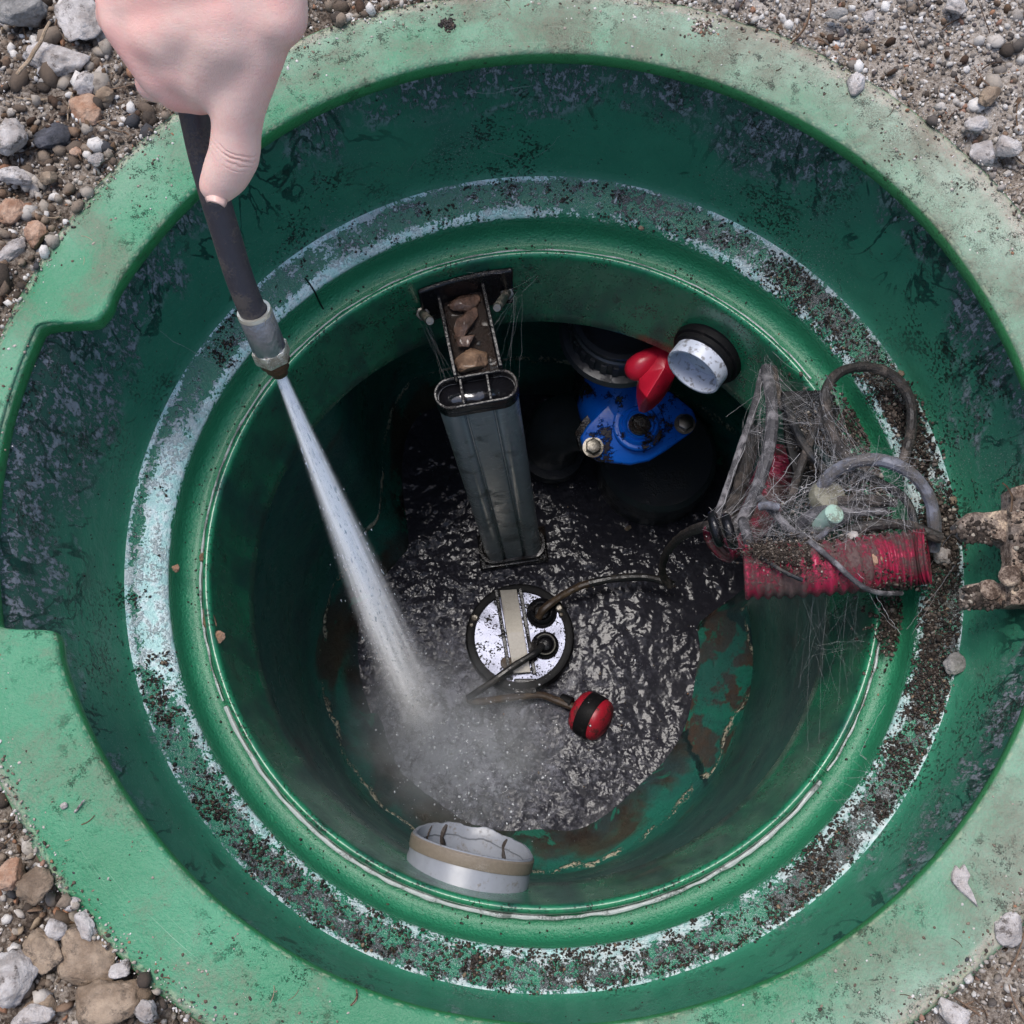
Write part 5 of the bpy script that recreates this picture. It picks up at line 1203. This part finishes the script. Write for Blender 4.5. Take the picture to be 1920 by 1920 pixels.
def jet():
    B = F(808, 1385, WZ+.004); a = B-TIP; L = np.linalg.norm(a); a /= L; n = 48; prof = []
    RAD = lambda f: .0032+.050*f**1.15
    for f in np.linspace(0, 1, 14): prof.append((RAD(f)*1.45, f*L))
    u, v, _ = frame(a); mb = MB()
    V = []
    for k in range(n):
        t_ = 2*PI*k/n
        for r_, h in prof: V.append((math.cos(t_)*r_, math.sin(t_)*r_, h))
    m = len(prof); Fc = [[k*m+i, ((k+1) % n)*m+i, ((k+1) % n)*m+i+1, k*m+i+1] for k in range(n) for i in range(m-1)]
    Fc += [[k*m for k in range(n-1, -1, -1)], [k*m+m-1 for k in range(n)]]
    t = NT('atomised_water'); x, y, z = t.sep()
    f = t.math('DIVIDE', z, float(L), clamp=True)
    rad = t.math('ADD', .0032, t.mul(t.math('POWER', f, 1.15), .050))
    rr = t.math('DIVIDE', t.math('SQRT', t.math('ADD', t.mul(x, x), t.mul(y, y))), rad)
    core = t.math('POWER', t.math('SUBTRACT', 1., t.math('DIVIDE', rr, 1.42), clamp=True), 2.9)
    ang = t.math('ARCTAN2', y, x)
    st = t.noise(1., 5, .7, vec=t.comb(t.math('DIVIDE', t.mul(x, 3.6), rad), t.math('DIVIDE', t.mul(y, 3.6), rad), t.mul(z, 2.4)))
    inv = t.math('DIVIDE', .0032, rad)
    dens = t.mul(core, t.math('POWER', inv, 1.68), t.lin(st, .40, .64, .03, 2.3), t.math('POWER', t.math('SUBTRACT', 1., f, clamp=True), 1.3), 1500.)
    vn = t.t.nodes.new('ShaderNodeVolumePrincipled'); vn.inputs['Color'].default_value = (1., 1., 1., 1); vn.inputs['Anisotropy'].default_value = -.5
    t.put(vn.inputs['Density'], dens); t.L(vn.outputs[0], t.out.inputs['Volume'])
    o = mesh('water_jet', V, Fc, t.m); o.location = TIP; o.rotation_euler = Vector(a).to_track_quat('Z', 'Y').to_euler()
    tag(o, 'white cone of spray shooting from the lance nozzle down into the water', 'water jet')
    rs = np.random.default_rng(21); V0, T0 = ICO1; VV, TT, nv = [], [], 0
    for k in range(2600):
        f_ = rs.random()**.7; rr_ = RAD(f_)*abs(rs.normal())*.62; t_ = rs.uniform(0, 2*PI)
        if rr_ > RAD(f_)*1.9: continue
        q = TIP+a*(f_*L)+(u*math.cos(t_)+v*math.sin(t_))*rr_; dr = a*(f_*L+.02)+(u*math.cos(t_)+v*math.sin(t_))*rr_; dr /= np.linalg.norm(dr)
        s_ = .00016+.00042*rs.random()**2; ln_ = s_*rs.uniform(4, 16)*(1-.5*f_); e1, e2, _e = frame(dr)
        VV.append(q+V0[:, :1]*e1*s_+V0[:, 1:2]*e2*s_+V0[:, 2:]*dr*ln_); TT.append(T0+nv); nv += len(V0)
    td = NT('spray_drop'); td.bsdf((.88, .90, .95), .15, spec=.8, Transmission_Weight=.25)
    tag(fastmesh('spray_drops', np.vstack(VV), np.vstack(TT), td.m), kind='stuff')
    # mist where it strikes
    V0, T0 = ICO3; sx = np.array([.20, .16, .075]); Vm = V0*sx+np.array([IMP[0]-.01, IMP[1]+.01, WZ+.045])
    t = NT('splash_mist'); x, y, z = t.sep(); q = []
    c = (float(IMP[0]-.01), float(IMP[1]+.01), float(WZ+.045))
    for s_, cc, ss in ((x, c[0], .20), (y, c[1], .16), (z, c[2], .075)): w_ = t.math('DIVIDE', t.math('SUBTRACT', s_, cc), ss); q.append(t.mul(w_, w_))
    fall = t.math('SUBTRACT', 1., t.math('ADD', t.math('ADD', q[0], q[1]), q[2]), clamp=True)
    vn = t.t.nodes.new('ShaderNodeVolumePrincipled'); vn.inputs['Color'].default_value = (.95, .97, 1., 1)
    t.put(vn.inputs['Density'], t.mul(t.math('POWER', fall, 1.4), t.lin(t.noise(22, 4, .6), .35, .65, .2, 1.8), 8.)); t.L(vn.outputs[0], t.out.inputs['Volume'])
    o = fastmesh('mist', Vm, T0, t.m); tag(o, kind='stuff')
jet()

# ------------------------------------------------------------------ the hand that holds it
def hand():
    bm = bmesh.new()
    def cap(p, q, ra, rb, sq=1.):
        p, q = np.array(p, float), np.array(q, float); a = q-p; L = np.linalg.norm(a); n = 20; V = []
        u, v, a_ = frame(a)
        rows = []
        for i in range(7): t_ = -PI/2+PI/2*i/6; rows.append((math.cos(t_)*ra, math.sin(t_)*ra))
        for i in range(7): t_ = PI/2*i/6; rows.append((math.cos(t_)*rb, L+math.sin(t_)*rb))
        vs = [[bm.verts.new(Vector(p+(u*math.cos(2*PI*k/n)+v*math.sin(2*PI*k/n))*max(r_, 1e-5)+a_*h)) for k in range(n)] for r_, h in rows]
        for i in range(len(vs)-1):
            for k in range(n): bm.faces.new([vs[i][k], vs[i][(k+1) % n], vs[i+1][(k+1) % n], vs[i+1][k]])
        bm.faces.new(vs[0][::-1]); bm.faces.new(vs[-1])
    J = lambda px, py, dep, rpx: (PD(px, py, dep), rpx*dep/FPX)
    def chain(js):
        js = [J(*j) for j in js]
        for (p, ra), (q, rb) in zip(js[:-1], js[1:]): cap(p, q, ra, rb)
    # thumb: wrist base, metacarpal, MCP, IP, tip
    chain([(508, -10, .475, 62), (486, 90, .490, 54), (448, 196, .510, 52), (444, 240, .518, 48), (440, 290, .526, 49), (424, 325, .533, 46), (409, 347, .537, 38)])
    # back of the hand: four metacarpals fanning from the wrist
    wr = (400, -230, .445)
    for kx, ky, kd, kr in ((334, 166, .520, 45), (286, 108, .516, 45), (222, 30, .510, 44), (190, -60, .505, 40)):
        chain([(wr[0]+(kx-260)*.35, wr[1], wr[2], 66), ((kx+wr[0])/2+10, (ky+wr[1])/2, .478, 62), (kx, ky, kd, kr)])
    for kx, ky, kd, kr in ((345, 120, .508, 60), (292, 60, .505, 60), (236, 0, .500, 58), (300, 120, .512, 50)):
        chain([((kx+wr[0])/2+10, (ky+wr[1])/2, .474, 66), (kx, ky, kd, kr)])
    chain([(430, 60, .487, 80), (395, 140, .508, 64), (375, 175, .522, 42)])
    chain([(236, 40, .502, 50), (270, 92, .508, 48), (304, 142, .515, 47), (336, 170, .522, 42)])
    chain([(430, 20, .482, 82), (300, 60, .500, 66)]); chain([(400, -60, .472, 82), (250, 0, .498, 60)])
    chain([(520, -60, .468, 56), (520, 30, .478, 60)])
    chain([(330, 60, .500, 80), (345, 110, .512, 66)])
    # wrist and forearm leaving towards the upper right
    chain([(430, -250, .44, 100), (380, -250, .44, 100), (420, -600, .40, 110), (450, -1200, .33, 130)])
    chain([(470, -250, .445, 90), (500, -600, .40, 110), (520, -1200, .33, 130)])
    # fingers: proximal, middle, distal, wrapped behind and round the lance
    Q = [PD(*a) for a in AX]
    for i, (kx, ky, kd, kr) in enumerate(((344, 164, .520, 36), (296, 108, .516, 38), (222, 30, .510, 40), (190, -60, .505, 36))):
        ly = ky-10; lx = np.interp(ly, [a[1] for a in AX], [a[0] for a in AX]); ld = np.interp(ly, [a[1] for a in AX], [a[2] for a in AX])
        p0 = PD(kx, ky, kd); LP = PD(lx, ly, ld); ax = PD(lx+6, ly+60, ld+.01)-LP; ax /= np.linalg.norm(ax); tov = p0-LP; tov -= ax*(tov@ax); e1 = tov/np.linalg.norm(tov); e2 = np.cross(ax, e1)
        back = (LP-CAM)/np.linalg.norm(LP-CAM); back -= ax*(back@ax)
        if e2@back < 0: e2 = -e2
        rf = .0088-.0006*i; ds = .0092+rf
        P = [p0]+[LP+(e1*math.cos(t_)+e2*math.sin(t_))*ds*k for t_, k in ((1.45, .86), (2.1, .84), (3.0, .9), (3.7, 1.0))]
        rr = [kr*kd/FPX*.9, rf+.0012, rf+.0004, rf-.0004, rf-.0014]
        for j in range(4): cap(P[j], P[j+1], rr[j], rr[j+1])
    me = bpy.data.meshes.new('person'); bm.to_mesh(me); bm.free(); me.polygons.foreach_set('use_smooth', [True]*len(me.polygons))
    o = link('person', me, M['skin']); tag(o, 'bare pale hand gripping the black lance, thumb pointing down along it', 'person')
    rm = o.modifiers.new('remesh', 'REMESH'); rm.mode = 'VOXEL'; rm.voxel_size = .0019; rm.use_smooth_shade = True
    sm = o.modifiers.new('smooth', 'SMOOTH'); sm.factor = .5; sm.iterations = 26
    # thumb nail at the tip, seen almost edge on
    c = PD(404, 372, .533); ax = PD(400, 416, .525)-PD(404, 372, .533); ax /= np.linalg.norm(ax); lx = PD(440, 382, .533)-c; lx /= np.linalg.norm(lx); nz = np.cross(lx, ax); V = []
    if nz@(CAM-c) < 0: nz = -nz
    for i in range(9):
        for j in range(9):
            s_ = (i/8*2-1); q = (j/8*2-1); V.append(c+lx*s_*.0058*(1-.22*q*q)+nz*(.0026-.0040*s_*s_-.0010*q)+ax*(q*.0040-.0018*s_*s_-.0002))
    nb = MB().add(V, [[i*9+j, (i+1)*9+j, (i+1)*9+j+1, i*9+j+1] for i in range(8) for j in range(8)]); no = nb.build('nail', M['nail'], o)
    sd_ = no.modifiers.new('thick', 'SOLIDIFY'); sd_.thickness = .0006
hand()
